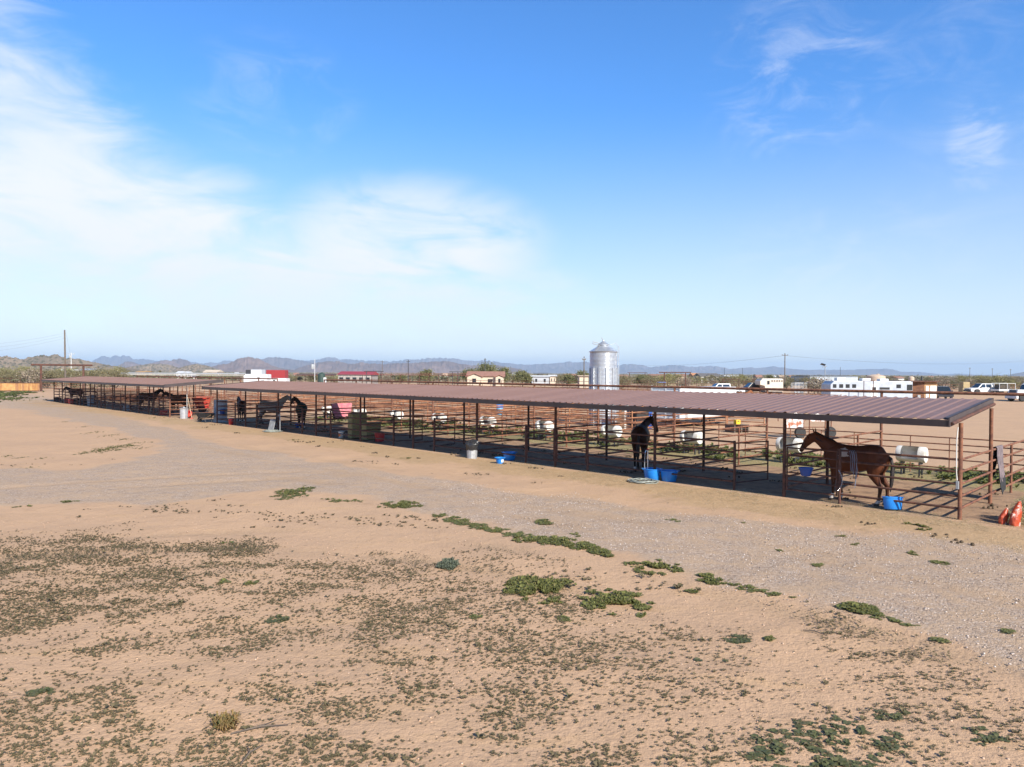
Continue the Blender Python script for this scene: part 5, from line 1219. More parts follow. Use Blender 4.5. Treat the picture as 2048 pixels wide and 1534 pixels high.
pole('dark pole over the long thin red shade roof', 816.5, 180, 719.5, .13, DARK, .9)
pole('dark pole in front of the tiled house', 970, 170, 716, .11, DARK, .5)
pole('white lamp pole left of the dark green tank', 629.5, 112, 718, .045, WPAINT, 0, extra='box')
for px, yt in ((1449, 736), (1485, 736), (1680.5, 734)): pole('slim dark pole far behind the row of vehicles', px, 330, yt, .11, DARK, 0)
for px, yt in ((1939.5, 735), (1984.5, 736.5), (2021, 738)): pole('slim pole standing far out in the scrub at right', px, 360, yt, .12, WOODG, 1.0)
def light_pole():
    c = gat(1650, 86); z = zat(1650, 731, 86) - c[2]; t = T('solar_light', 'tall solar light pole with tilted panels behind the near roof', 'light pole', c, 0)
    MB().tube([(0, 0, 0), (0, 0, z)], .045, 8).build('shaft', GREY, t); MB().box((-.25, 0, z + .12), (.55, .35, .03), 0, -.5, .3).build('panel', GLASS, t, 0); MB().box((-.1, -.1, z - .12), (.5, .25, .06), 0, 0, -.25).build('lamp_head', GREY, t, 0)
light_pole()
def arch(label, pa, pb, Ya, Yb, ytop, over, r, m, group='pipe gate arches', braces=False):
    a, b = gat(pa, Ya), gat(pb, Yb); z = zat((pa + pb) / 2, ytop, (Ya + Yb) / 2); d = (b[0] - a[0], b[1] - a[1]); L = math.hypot(*d)
    t = T('gate_arch', label, 'gate arch', (a[0], a[1], a[2]), math.atan2(d[1], d[0]), group)
    for x in (0, L): MB().tube([(x, 0, -.2), (x, 0, z - a[2])], r, 8).build('post', m, t)
    MB().tube([(-over, 0, z - a[2]), (L + over, 0, z - a[2])], r * .85, 8).build('crossbeam', m, t)
arch('big rusty entrance arch at left, a thick crossbeam on two posts', 82, 167, 112.5, 118, 730, 1.4, .17, RUSTD)
arch('rusty arch right of the silo, broad dark crossbeam', 1329, 1371, 128, 128, 744.8, 1.0, .10, RUSTD)
arch('fainter far arch between the silo and the broad rusty arch', 1259, 1290, 200, 200, 745.4, .6, .09, RUSTD)
arch('low brown gate arch above the white crew-cab pickup', 1446, 1478, 122, 122, 758.4, .3, .07, RUSTD)
arch('low brown gate arch above the cream stock trailer', 1506, 1534, 126, 126, 758.2, .2, .07, RUSTD)
arch('dark arch beside the red-roofed barn', 733, 762, 160, 160, 742.6, .6, .09, DARK)
arch('small dark arch left of the tiled house', 905, 916, 190, 190, 743.6, .9, .09, DARK)
arch('thin frame in front of the barred cage at right', 1618, 1663, 84, 84, 759.8, .1, .04, RUSTD)
arch('thin frame before the middle of the long pale trailer', 1728, 1747, 75.6, 75.6, 761.8, .1, .04, RUSTD)
arch('rusty frame standing in the right-hand scrub', 1962, 1969, 230, 230, 753.2, .2, .12, RUSTD)
def wire(label, p, q, sag, r=.022):
    mb = MB(); P, Q = Vector(p), Vector(q)
    mb.tube([tuple(P.lerp(Q, i / 24) - Vector((0, 0, sag * 4 * (i / 24) * (1 - i / 24)))) for i in range(25)], r, 4); plain(mb, 'power_line', label, 'power line', DARK, (0, 0, 0), 0, 'power lines')
for k in range(3):
    wire('power line running left from the tall left pole', at(130.5, 666 + 5 * k, 128), at(-120, 690 + 9 * k, 150), .8, .008)
wire('guy wire slanting down right of the tall left pole', at(131.5, 664, 128), at(147, 735, 133), .1, .008)
for k in range(2):
    wire('power line between the tall crossarm pole and the left', at(1567 + 4 * k, 711, 172), at(1236, 727 + k, 330), 1.5, .012)
    wire('power line between the tall crossarm pole and the right', at(1567 + 4 * k, 711, 172), at(2100, 716 + 2 * k, 260), 2.0, .011)
# ------------------------------------------------------------------ fences beyond
def plank_fence():
    a, b = gat(-70, 111), gat(79, 112); L = b[0] - a[0]; t = T('plank_fence', 'orange-brown vertical plank fence left of the entrance arch', 'fence', a, math.atan2(b[1] - a[1], L))
    rnd = random.Random(5); cols = [mat('cedar_plank_a', (.42, .22, .075), .8, 0, (.30, .14, .05), 2), mat('cedar_plank_b', (.52, .30, .11), .8, 0, (.40, .21, .08), 2), mat('cedar_plank_c', (.28, .13, .06), .8, 0, (.36, .19, .08), 2)]
    mbs = [MB(), MB(), MB()]; x = 0
    while x < L:
        w = rnd.uniform(.22, .34); mbs[rnd.choice((0, 0, 1, 1, 2))].box((x + w / 2, rnd.uniform(-.01, .01), .70), (w - .02, .04, 1.12 + rnd.uniform(-.03, .03))); x += w
    for mb, m in zip(mbs, cols): mb.build('planks', m, t, 0)
    MB().tube([(0, 0, 1.33), (L, 0, 1.33)], .06, 8).build('top_rail', RUSTD, t); MB().tube([(0, 0, .10), (L, 0, .10)], .06, 8).build('bottom_rail', RUSTD, t)
plank_fence()
def far_fence(label, pa, Ya, pb, Yb, h, m, gap=2.6, nr=3, r=.035):
    a, b = gat(pa, Ya), gat(pb, Yb); L = math.hypot(b[0] - a[0], b[1] - a[1]); t = T('pipe_fence', label, 'fence', a, math.atan2(b[1] - a[1], b[0] - a[0]), 'far pipe fences')
    for i in range(nr): MB().tube([(0, 0, h * (i + 1) / nr), (L, 0, h * (i + 1) / nr + b[2] - a[2])], r, 6).build('rail', m, t)
    n = min(90, max(2, int(L / gap)))
    for i in range(n + 1): MB().tube([(L * i / n, 0, -.2), (L * i / n, 0, h + .05 + (b[2] - a[2]) * i / n)], r * 1.2, 6).build('post', m, t)
far_fence('dark pipe fence behind the orange plank fence', -60, 124, 80, 126, 1.9, RUSTD, 1.4, 3)
far_fence('brown fence running right from the entrance arch', 84, 113, 190, 121, 1.6, RUST, 2, 4)
far_fence('rusty fence under the long thin red shade roof', 668, 126, 945, 128, 2.0, RUSTD, 1.6, 4)
far_fence('rusty fence line in front of the tiled house and the silo', 940, 118, 1180, 112, 2.0, RUSTD, 1.7, 4)
far_fence('rusty fence line right of the silo before the scrub', 1236, 132, 1560, 140, 1.9, RUSTD, 1.9, 4)
far_fence('thin fence before the right-hand scrub', 1872, 140, 2060, 136, 1.5, RUST, 2.4, 3)
far_fence('brown rail fence behind the far shelter roof', 195, 118, 480, 112, 1.9, RUSTD, 2.4, 3)

# ------------------------------------------------------------------ trees and scrub
def leaf_quads(C, size, rg, up=.3):                        # small randomly turned leaf cards round the given centres
    n = len(C); d = rg.normal(size=(n, 3)); d[:, 2] += up; d /= np.linalg.norm(d, axis=1)[:, None]
    a = np.cross(d, rg.normal(size=(n, 3))); a /= np.linalg.norm(a, axis=1)[:, None] + 1e-9; b = np.cross(d, a)
    s = size * rg.uniform(.6, 1.35, n)[:, None]
    V = np.stack([C - a * s - b * s * .6, C + a * s - b * s * .6, C + a * s * .7 + b * s * .6, C - a * s * .7 + b * s * .6], 1).reshape(-1, 3)
    return V, np.arange(n * 4).reshape(n, 4)
LEAFS = {'mesquite': M_leaf('mesquite_leaves', [(.10, .09, .042), (.17, .148, .072), (.24, .20, .105), (.135, .118, .056)], .2),
         'palo': M_leaf('palo_verde_leaves', [(.16, .155, .055), (.24, .22, .085), (.30, .26, .11)], .2),
         'creosote': M_leaf('creosote_leaves', [(.085, .085, .042), (.14, .13, .065), (.20, .17, .095)], .2),
         'bare': M_leaf('bare_twigs', [(.20, .155, .11), (.29, .235, .17), (.25, .19, .14)], .1),
         'green': M_leaf('green_tree_leaves', [(.11, .115, .045), (.17, .17, .065), (.22, .205, .09)], .25)}
BARK = mat('scrub_bark', (.13, .10, .075), .95, 0, (.08, .06, .05), 6, .3)
def tree_proto(kind, h, w, n, seed, multi=True):
    rg = np.random.default_rng(seed); rnd = random.Random(seed); tr = MB(); cl = []
    for i in range(6 if multi else 3):
        a = 6.28 * i / (6 if multi else 3) + rnd.uniform(-.4, .4); k = rnd.uniform(.45, .95)
        p = [(0, 0, -.1)] if multi else [(0, 0, -.1), (.05, 0, h * .3)]
        q = (w * .25 * k * math.cos(a), w * .25 * k * math.sin(a), h * .4); e = (w * .42 * k * math.cos(a + .3), w * .42 * k * math.sin(a + .3), h * rnd.uniform(.65, .88))
        tr.tube(p + [q, e], [.09, .05, .02] if multi else [.16, .12, .06, .02], 6)
        for j in range(4):
            f = rnd.uniform(.3, 1); b = Vector(q).lerp(Vector(e), f); d = Vector((rnd.uniform(-1, 1), rnd.uniform(-1, 1), rnd.uniform(.0, .9))).normalized() * w * .2
            tr.tube([tuple(b), tuple(b + d)], [.022, .008], 4); cl.append(tuple(b + d))
    C = []
    for i in range(26):                                    # clumps through the volume of the crown
        a = rg.uniform(0, 6.28); q = math.sqrt(rg.uniform(0, 1)); z = rg.uniform(.12 if multi else .35, .97)
        env = math.sin(min(1, max(0, (z + .18) / 1.18)) * math.pi) ** .6
        cl.append((w * .5 * q * env * math.cos(a), w * .5 * q * env * math.sin(a), z * h))
    cl = np.array(cl); m = n // len(cl)
    for c in cl:
        s = np.array([w * .11, w * .11, h * .085]) * rg.uniform(.6, 1.4); C.append(c + rg.normal(size=(m, 3)) * s)
    C = np.concatenate(C); C[:, 2] = np.clip(C[:, 2], .05, None)
    V, Fq = leaf_quads(C, .085 if kind != 'green' else .13, rg)
    cm = rawmesh('crown', V, Fq, LEAFS[kind]); tm = tr.mesh('trunk', BARK)
    me = cm.data; bpy.data.objects.remove(cm)
    return me, tm
PROTO = {}
for kind, h, w, n, cnt in (('mesquite', 3.6, 5.0, 2000, 3), ('palo', 3.9, 4.6, 1700, 2), ('creosote', 2.1, 3.0, 1300, 2), ('bare', 3.4, 4.0, 1100, 2), ('green', 4.4, 5.2, 4200, 2)):
    PROTO[kind] = [tree_proto(kind, h, w, n, 100 + i + len(kind) * 7, kind != 'green') for i in range(cnt)]
WHAT = {'mesquite': ('mesquite_tree', 'mesquite'), 'palo': ('palo_verde_tree', 'palo verde'), 'creosote': ('creosote_bush', 'bush'), 'bare': ('bare_shrub', 'shrub'), 'green': ('shade_tree', 'tree')}
rt = random.Random(11)
def tree(kind, px, Y, s, label, group=None, rz=None, flat=1.):
    cm, tm = rt.choice(PROTO[kind]); nm, cat = WHAT[kind]
    t = T(nm, label, cat, gat(px, Y), rt.uniform(0, 6.28) if rz is None else rz, group); t.scale = (s, s, s * flat)
    for n_, me in (('crown', cm), ('trunk', tm)):
        o = bpy.data.objects.new(n_, me); COL.objects.link(o); o.parent = t
COLR = {'mesquite': 'olive-brown mesquite', 'palo': 'yellow-green palo verde', 'creosote': 'low dark creosote bush', 'bare': 'leafless grey-brown shrub', 'green': 'green tree'}
def belt(n, p0, p1, Y0, Y1, s0, s1, kinds, where):
    for i in range(n):
        k = rt.choice(kinds); px = p0 + (p1 - p0) * (i + rt.uniform(.1, .9)) / n
        tree(k, px, Y0 + (Y1 - Y0) * rt.random() ** 1.3, rt.uniform(s0, s1), f'{COLR[k]} {where}', f'{COLR[k]} plants {where}')
KM = ('mesquite', 'mesquite', 'palo', 'creosote', 'bare')
belt(36, -70, 235, 122, 190, .7, 1.0, KM, 'in the thicket behind the plank fence and arch')
belt(20, -90, 260, 195, 300, .8, 1.1, ('mesquite', 'palo'), 'in the far thicket left of the shade roof')
belt(26, 235, 700, 175, 330, .5, .8, KM, 'on the plain behind the shelters')
belt(24, 690, 1180, 180, 330, .5, .8, KM, 'on the plain between the barn and the silo')
belt(48, 1236, 1650, 140, 260, .55, .82, KM, 'in the scrub right of the silo')
belt(14, 1640, 1880, 170, 280, .6, .8, KM, 'in the scrub behind the long trailers')
belt(52, 1872, 2090, 140, 270, .55, .85, KM, 'in the scrub at the far right')
tree('bare', 1636, 92, .85, 'leafless tree with thin grey branches left of the long pale trailer')
for px, Y, s, l in ((803, 200, .55, 'green tree above the thin red shade roof, left of two'), (851, 190, .85, 'green tree above the thin red shade roof, right of two'), (972, 215, 1.25, 'tall green tree behind the tiled cross gables'), (1003, 180, .95, 'green tree at the right end of the tiled house'), (940, 205, .9, 'green tree at the left end of the tiled house'), (1168, 165, .8, 'rounded tree behind the tan shed by the silo'), (1541, 260, .65, 'tree top standing above the cream stock trailer'), (1638, 300, .62, 'dark tree at the left end of the grey workshop'), (1485, 300, .6, 'dark round tree behind the long low white house'), (1045, 170, .8, 'yellowish tree left of the dark shade roof'), (1140, 165, .65, 'low green tree in front of the pink house'), (1283, 175, .6, 'tree in front of the fainter far arch')):
    tree('green', px, Y, s, l)
def far_scrub():
    rg = np.random.default_rng(3); n = 4200; Y = 210 * (2600 / 210) ** rg.uniform(0, 1, n); px = rg.uniform(-150, 2250, n); x = (px - 1024) / 1430 * Y
    keep = fbm(x / 60 + 40, Y / 60, 3, 8) > .42; x, Y = x[keep], Y[keep]; n = len(x); C = []
    for k in range(16):
        s = np.clip(Y / 420, .7, 2.2)
        C.append(np.stack([x + rg.normal(size=n) * 1.1 * s, Y + rg.normal(size=n) * 1.1 * s, .35 + np.abs(rg.normal(size=n)) * .75 + .4], 1))
    C = np.concatenate(C); V, Fq = leaf_quads(C, .42, rg); o = rawmesh('desert_scrub', V, Fq, LEAFS['creosote']); o['kind'] = 'stuff'; tag(o, 'far desert scrub dotting the plain below the mountains', 'scrub')
far_scrub()

# ------------------------------------------------------------------ weeds, stones, clods
def zgv(x, y): return ground_z(x, y)
def rosettes(x, y, rad_, h, nl, rg, wid=.32):
    """nl leaves per plant, each a bent strip of two quads"""
    n = len(x); z = zgv(x, y); V = np.zeros((n, nl, 6, 3)); a0 = rg.uniform(0, 6.28, n)
    for k in range(nl):
        a = a0 + 6.28 * k / nl + rg.uniform(-.4, .4, n); r = rad_ * rg.uniform(.6, 1.15, n); hh = h * rg.uniform(.45, 1.1, n)
        ca, sa = np.cos(a), np.sin(a); w = r * wid
        for j, (f, g, ww) in enumerate(((.08, .05, .35), (.6, .85, 1.0), (1.0, 1.0 - .45 * .8, .25))):
            for s in (0, 1):
                sg = (s * 2 - 1) * w * ww
                V[:, k, j * 2 + s, 0] = x + ca * r * f - sa * sg; V[:, k, j * 2 + s, 1] = y + sa * r * f + ca * sg; V[:, k, j * 2 + s, 2] = z + hh * g + .002
    b = (np.arange(n * nl) * 6)[:, None]
    Fq = np.concatenate([b + np.array([[0, 1, 3, 2]]), b + np.array([[2, 3, 5, 4]])])
    return V.reshape(-1, 3), Fq
def merge(parts):
    V, Fq, o = [], [], 0
    for v, f in parts: V.append(v); Fq.append(f + o); o += len(v)
    return np.concatenate(V), np.concatenate(Fq)
WEED = M_leaf('grey_weed_leaves', [(.095, .074, .036), (.13, .105, .048), (.155, .118, .064), (.10, .092, .04)], .12, .75)
MALL = M_leaf('mallow_leaves', [(.10, .110, .032), (.155, .165, .046), (.22, .22, .07), (.12, .13, .04), (.25, .205, .08)], .3, .55)
MALG = M_leaf('silvery_weed_leaves', [(.10, .12, .075), (.15, .165, .11), (.12, .14, .09)], .2, .7)
def ground_weeds():
    rg = np.random.default_rng(17); P = []
    n = 270000; Y = np.sqrt(rg.uniform(4.8 ** 2, 17.5 ** 2, n)); X = rg.uniform(-.80, .80, n) * Y + rg.uniform(-1, 1, n)
    left = sst(-X / Y, -.55, .5)                           # thicker towards the left
    c1 = fbm(X * .55 + 3, Y * .55, 4, 31); c2 = fbm(X * 2.1, Y * 2.1 + 7, 3, 33); c3 = fbm(X * .9 - Y * .15, Y * 2.6, 3, 35)
    reach = 10.4 + 3.8 * left + (c1 - .5) * 7
    d = (1 - sst(Y, reach - 1.6, reach + 1.6)) * (.16 + .84 * sst(c1 * .45 + c2 * .55, .36, .58)) * (.22 + .78 * sst(c3, .30, .62))
    d = d * (.42 + .58 * np.maximum(left, 1 - sst(Y, 5.5, 8.0)))
    d = d * (1 - sst(sdf_poly(X, Y, GRAVEL), -.6, .2))
    k = rg.uniform(0, 1, n) < d * .82; x, y = X[k], Y[k]
    sz = rg.lognormal(-.12, .38, len(x)); P.append(rosettes(x, y, .0215 * sz, .0175 * sz, 5, rg, .30))
    m = 34000; Y = np.sqrt(rg.uniform(12 ** 2, 30 ** 2, m)); X = rg.uniform(-.82, .70, m) * Y       # streaky patches farther out
    s = sst(fbm(X * .22 + Y * .05, Y * 1.1, 3, 41), .60, .72) * sst(fbm(X * 1.6, Y * 2.2, 3, 43), .42, .6) * (1 - sst(sdf_poly(X, Y, GRAVEL), -1.0, -.1)) * (1 - sst(uvof(X, Y)[1], -4, -3))
    k = rg.uniform(0, 1, m) < s * .8; x, y = X[k], Y[k]; sz = rg.lognormal(.0, .35, len(x)); P.append(rosettes(x, y, .036 * sz, .028 * sz, 6, rg, .32))
    V, Fq = merge(P); o = rawmesh('weeds', V, Fq, WEED); o['kind'] = 'stuff'; tag(o, 'small grey-green weeds speckling the sandy foreground', 'weeds')
ground_weeds()
def clump_pts(px, py, rx, ry, n, rg, seed):
    c = G(px, py); ax = abs(G(px + rx, py)[0] - c[0]); up = G(px, py - ry)[1] - c[1]; dn = c[1] - G(px, py + ry)[1]
    t = rg.uniform(0, 6.28, n); q = rg.uniform(0, 1, n) ** .6; x = c[0] + ax * q * np.cos(t); y = c[1] + np.where(np.sin(t) > 0, up, dn) * q * np.sin(t)
    k = fbm(x * 4.3 + seed, y * 4.3, 3, seed) > .40 + .20 * q ** 1.5
    return x[k], y[k], q[k]
def mallow(px, py, rx, ry, n, h, rg, seed):
    x, y, q = clump_pts(px, py, rx, ry, n, rg, seed); s = rg.uniform(.7, 1.3, len(x)); return rosettes(x, y, .042 * s * rg.uniform(.6, 1.5, len(x)), .62 * h * (1.2 - .8 * q) * s * rg.uniform(.4, 1.3, len(x)), 6, rg, .40)
rgm = np.random.default_rng(23)
for px, py, rx, ry, n, h, l, m in ((1082, 1182, 78, 30, 620, .17, 'largest leafy green weed clump in the sandy foreground', MALL), (1232, 1204, 76, 26, 480, .13, 'leafy green weed clump just right of the largest one', MALL), (1312, 1135, 52, 14, 260, .11, 'flat green weed clump at the gravel edge, above the two big ones', MALL),
                                   (1424, 1158, 36, 10, 160, .10, 'small green weed clump along the gravel edge, right of centre', MALL), (1716, 1221, 34, 12, 170, .11, 'lone green weed clump at the gravel edge toward the right', MALL), (896, 1133, 20, 12, 90, .19, 'grey-green upright weed tuft left of the largest clump', MALG),
                                   (590, 986, 46, 15, 330, .07, 'green weed patch at the upper edge of the sand, left of centre', MALL), (800, 1011, 46, 9, 240, .10, 'green weed patch between sand and gravel near the middle', MALL), (1830, 1055, 24, 8, 110, .12, 'small weed clump in the straw before the corner post', MALL), (1088, 1044, 18, 6, 80, .09, 'small weed clump in the gravel, left of another', MALL), (1182, 1056, 15, 5, 70, .09, 'small weed clump in the gravel, right of another', MALL),
                                   (216, 899, 36, 13, 260, .07, 'green weed patch on the sand island at left', MALL)):
    V, Fq = mallow(px, py, rx, ry, int(n * 2.4), h, rgm, int(px)); o = rawmesh('weed_clump', V, Fq, m); tag(o, l, 'weed clump')
def weed_strips():
    rg = np.random.default_rng(29); P = []; D = []
    def strip(pts, w, n, h, every=26):
        for (a, b), (c, d) in zip(pts[:-1], pts[1:]):
            k = max(1, int(math.hypot(c - a, d - b) / every))
            for i in range(k): P.append(mallow(a + (c - a) * (i + .5) / k, b + (d - b) * (i + .5) / k, every * .8, w, n, h, rg, int(a + i * 13)))
    strip([(870, 1026), (935, 1046), (1000, 1062), (1070, 1078)], 8, 170, .055, 20); strip([(1030, 1074), (1120, 1085), (1180, 1098), (1222, 1115)], 11, 240, .11, 20)
    strip([(1240, 1128), (1290, 1132)], 4, 40, .06); strip([(1450, 1165), (1530, 1186), (1600, 1200)], 4, 26, .05); strip([(1740, 1230), (1810, 1250), (1900, 1290)], 8, 30, .05)
    strip([(175, 862), (235, 874), (262, 884), (310, 886)], 4, 60, .06); strip([(225, 892), (300, 898)], 4, 60, .05); strip([(0, 910), (60, 918), (110, 916)], 3, 26, .05); strip([(40, 932), (78, 941)], 3, 40, .06); strip([(100, 838), (150, 850), (185, 858)], 2.5, 30, .06)
    strip([(110, 1004), (160, 1002)], 4, 46, .07); strip([(28, 1012), (66, 1011)], 4, 46, .07); strip([(640, 1000), (720, 1003)], 4, 40, .06); strip([(420, 1084), (470, 1084)], 4, 36, .06); strip([(300, 834), (370, 841)], 3, 40, .07); strip([(575, 882), (600, 880)], 2, 40, .07); strip([(800, 918), (830, 916)], 2, 40, .07)
    for px, py in ((1040, 1160), (1290, 1228), (950, 1236), (1155, 1070), (1560, 1100), (1820, 1105), (1690, 1075), (1700, 1085), (1480, 1045), (1640, 1130), (1880, 1125), (1345, 1042), (2010, 1265), (1385, 1180), (930, 1040), (1540, 1280), (1130, 1240), (500, 1165), (445, 1165)): P.append(mallow(px, py, 14, 5, 46, .05, rg, px))
    for px, py, rx, ry, n in ((1700, 1478, 120, 46, 190), (1560, 1500, 90, 40, 130), (1660, 1530, 90, 26, 100), (1800, 1440, 60, 16, 60), (1420, 1330, 40, 14, 40), (1985, 1480, 50, 24, 40), (1480, 1280, 30, 10, 50), (560, 1235, 30, 8, 40), (410, 1180, 30, 9, 50), (90, 1390, 30, 10, 40)): D.append(mallow(px, py, rx, ry, int(n * .9), .05, rg, px))
    V, Fq = merge(D); o = rawmesh('dark_weeds', V, Fq, M_leaf('dark_weed_leaves', [(.065, .075, .03), (.10, .11, .042), (.14, .13, .06)], .2)); o['kind'] = 'stuff'; tag(o, 'darker patches of low weeds in the foreground', 'weeds')
    V, Fq = merge(P); o = rawmesh('weed_fringe', V, Fq, MALL); o['kind'] = 'stuff'; tag(o, 'patchy green weeds fringing the gravel and sand', 'weeds')
    Q = []; n = 15000; u = rg.uniform(-12, 46, n); v = rg.uniform(5.6, 13.5, n)
    d = sst(v + (fbm(u * .5, v * .5, 3, 51) - .5) * 3, 7.0, 8.4) * (1 - sst(v + (fbm(u * .4, v * .4, 3, 53) - .5) * 4, 10.5, 12.5)) * sst(fbm(u * 1.1, v * 1.1, 3, 55), .44, .62)
    k = rg.uniform(0, 1, n) < d; x = A0[0] + u[k] * UU[0] + v[k] * WW[0]; y = A0[1] + u[k] * UU[1] + v[k] * WW[1]; s = rg.uniform(.7, 1.5, len(x)); Q.append(rosettes(x, y, .11 * s, .15 * s, 6, rg, .40))
    n = 3200; px = rg.uniform(-60, 95, n); py = 795 + rg.normal(size=n) * 3.2 - np.maximum(0, px) * .03; g = np.array([G(a, b) for a, b in zip(px, py)]); k = (fbm(g[:, 0] * .5, g[:, 1] * .25, 3, 61) > .52) & (g[:, 1] < 109.5); s = rg.uniform(.6, 1.6, k.sum()); Q.append(rosettes(g[k, 0], g[k, 1], .16 * s, .14 * s, 6, rg, .4))
    V, Fq = merge(Q); o = rawmesh('green_undergrowth', V, Fq, M_leaf('undergrowth_leaves', [(.10, .12, .035), (.16, .18, .05), (.22, .23, .08)], .35)); o['kind'] = 'stuff'; tag(o, 'leafy green undergrowth behind the pens and by the plank fence', 'undergrowth')
weed_strips()
def stones():
    rg = np.random.default_rng(37)
    base = np.array([(-1, -1, -1), (1, -1, -1), (1, 1, -1), (-1, 1, -1), (-1, -1, 1), (1, -1, 1), (1, 1, 1), (-1, 1, 1)]) * .577; fc = np.array([(3, 2, 1, 0), (4, 5, 6, 7), (0, 1, 5, 4), (1, 2, 6, 5), (2, 3, 7, 6), (3, 0, 4, 7)])
    def scatter(x, y, s, nm, m, l):
        n = len(x); z = zgv(x, y); V = base[None] * (1 + rg.uniform(-.35, .35, (n, 8, 3))) * (s[:, None] * np.array([1, .85, .6]))[:, None, :]
        a = rg.uniform(0, 6.28, n); c, q = np.cos(a)[:, None], np.sin(a)[:, None]; V = np.stack([V[..., 0] * c - V[..., 1] * q, V[..., 0] * q + V[..., 1] * c, V[..., 2]], -1) + np.stack([x, y, z + s * .15], 1)[:, None, :]
        o = rawmesh(nm, V.reshape(-1, 3), (np.arange(n)[:, None, None] * 8 + fc[None]).reshape(-1, 4), m); o['kind'] = 'stuff'; tag(o, l, 'stones')
    n = 26000; Y = np.sqrt(rg.uniform(7 ** 2, 24 ** 2, n)); X = rg.uniform(-.1, .85, n) * Y; k = (sdf_poly(X, Y, GRAVEL) + (fbm(X * .5, Y * .5, 4, 21) - .5) * 2.2 > .1) & (fbm(X * .8, Y * 1.4, 3, 71) > .42)
    scatter(X[k], Y[k], .008 + .014 * rg.uniform(0, 1, k.sum()) ** 3, 'gravel_stones', M_leaf('gravel_stone', [(.20, .155, .135), (.38, .30, .25), (.50, .41, .35), (.62, .54, .48)], 0, .9), 'loose gravel stones scattered over the drive')
    n = 9000; Y = np.sqrt(rg.uniform(5 ** 2, 18 ** 2, n)); X = rg.uniform(-.8, .8, n) * Y; k = (sdf_poly(X, Y, GRAVEL) < 0) & (fbm(X * .9, Y * .9, 3, 73) > .50)
    scatter(X[k], Y[k], .006 + .016 * rg.uniform(0, 1, k.sum()) ** 4, 'earth_clods', M_leaf('earth_clod', [(.42, .27, .18), (.50, .33, .22), (.56, .40, .29)], 0, .95), 'small clods of dry earth on the sand')
stones()
def straw_litter():
    rg = np.random.default_rng(41); n = 16000; u = rg.uniform(-9, 60, n) ** 1.0; u = np.where(rg.uniform(0, 1, n) < .6, rg.uniform(-8, 16, n), u); v = -np.abs(rg.normal(size=n)) * 1.5 + .5
    k = fbm(u * .7, v * 1.2, 3, 81) > .46; u, v = u[k], v[k]; n = len(u); x = A0[0] + u * UU[0] + v * WW[0]; y = A0[1] + u * UU[1] + v * WW[1]; z = zgv(x, y) + .008
    a = rg.uniform(0, 3.14, n); L = rg.uniform(.03, .11, n); w = .0035; c, s = np.cos(a), np.sin(a); up = rg.uniform(0, .015, n)
    V = np.stack([np.stack([x - c * L - s * w, y - s * L + c * w, z], 1), np.stack([x - c * L + s * w, y - s * L - c * w, z], 1), np.stack([x + c * L + s * w, y + s * L - c * w, z + up], 1), np.stack([x + c * L - s * w, y + s * L + c * w, z + up], 1)], 1).reshape(-1, 3)
    o = rawmesh('straw_litter', V, np.arange(n * 4).reshape(n, 4), M_leaf('straw_stems', [(.30, .22, .11), (.46, .35, .18), (.56, .45, .26), (.20, .14, .07)], .1)); o['kind'] = 'stuff'; tag(o, 'scattered straw and hay stems along the stall fronts', 'straw')
straw_litter()
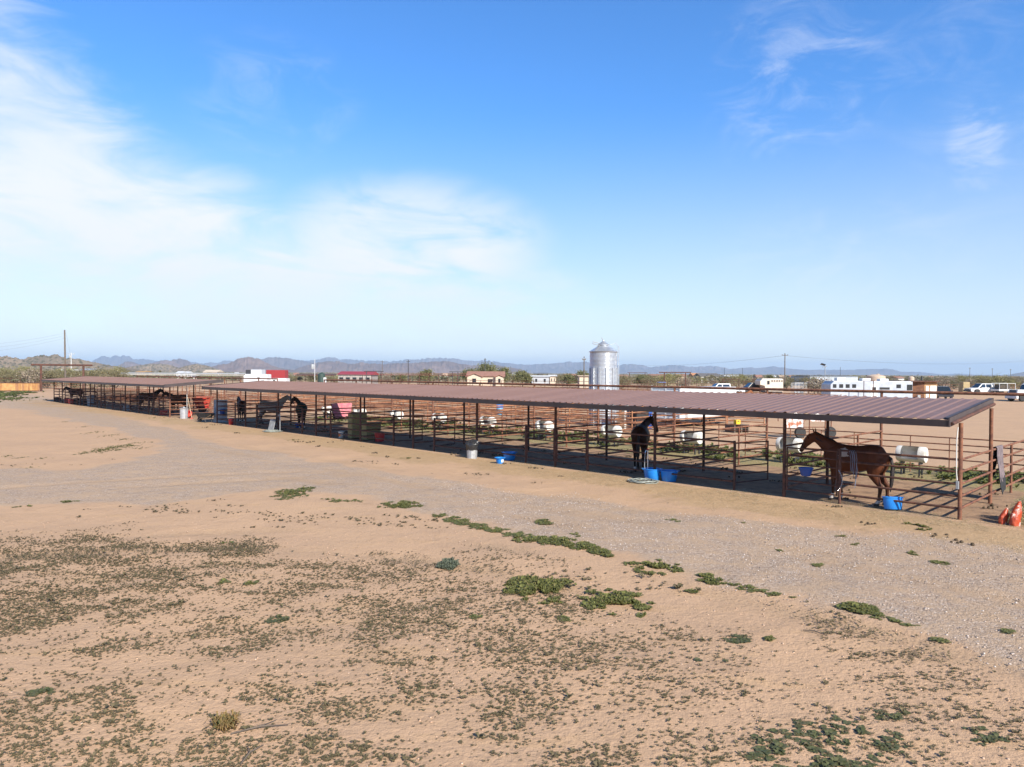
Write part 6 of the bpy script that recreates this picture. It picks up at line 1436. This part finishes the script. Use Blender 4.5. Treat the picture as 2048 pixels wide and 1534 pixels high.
def dung():
    rg = np.random.default_rng(43); V = []; Fc = []; base = [(math.cos(a) * math.cos(b), math.sin(a) * math.cos(b), math.sin(b)) for b in (-.9, 0, .9) for a in np.linspace(0, 2 * math.pi, 7)[:-1]]
    for i in range(150):
        u, v = rg.uniform(-6, 44), rg.uniform(.6, 7.6) if i % 5 else rg.uniform(-3, 0)
        for j in range(rg.integers(3, 9)):
            p = R(u + rg.normal() * .12, v + rg.normal() * .12, .03); s = rg.uniform(.025, .05); k = len(V); V += [(p[0] + a * s, p[1] + b * s, p[2] + c * s * .8) for a, b, c in base]
            for q in (0, 6):
                for m in range(6): Fc.append((k + q + m, k + q + (m + 1) % 6, k + q + 6 + (m + 1) % 6, k + q + 6 + m))
    o = rawmesh('manure', np.array(V), np.array(Fc), mat('dry_manure', (.085, .06, .035), .95)); o['kind'] = 'stuff'; tag(o, 'scattered dark manure on the pen floors', 'manure')
dung()
def twigs():
    for px, py, L, a, l in ((1628, 1268, .30, -.7, 'short dry stick lying on the sand right of centre'), (520, 1462, .55, .35, 'forked dry twig lying on the sand at lower left'), (505, 1510, .35, 1.3, 'thin dry twig at the bottom edge left of centre')):
        p = g3(px, py); t = tag(MB().tube([(-L / 2, 0, .02), (0, .03, .035), (L / 2, 0, .02)], [.008, .01, .005], 6).tube([(0, .03, .035), (L * .3, .13, .03)], [.006, .003], 5).build('dry_stick', BARK, None, 60, p, a), l, 'stick', 'dry sticks')
twigs()
def dry_tuft():
    p = g3(450, 1455); rg = np.random.default_rng(2); x = p[0] + rg.normal(size=60) * .05; y = p[1] + rg.normal(size=60) * .05
    V, Fq = rosettes(x, y, .09 * np.ones(60), .13 * np.ones(60), 5, rg, .10); o = rawmesh('dry_tuft', V, Fq, M_leaf('dry_tuft_blades', [(.20, .15, .05), (.32, .20, .08), (.14, .14, .05)], .2)); tag(o, 'rust-brown dry grass tuft in the lower left foreground', 'grass tuft')
dry_tuft()

# ------------------------------------------------------------------ the air
def haze():
    o = MB().box((0, 0, 139.5), (36000, 36000, 281)).build('haze', bpy.data.materials.new('desert_haze'), None, 0)
    m = o.data.materials[0]; m.use_nodes = True; t = NT(m.node_tree); t.n.remove(t.n['Principled BSDF'])
    v = t.new('ShaderNodeVolumePrincipled', ins={'Color': (.55, .74, .98, 1), 'Density': 1.0e-4, 'Anisotropy': .0}); t.l.new(v.outputs[0], t.n['Material Output'].inputs['Volume'])
    o['kind'] = 'stuff'; tag(o, 'pale blue haze over the desert plain', 'haze')
haze()
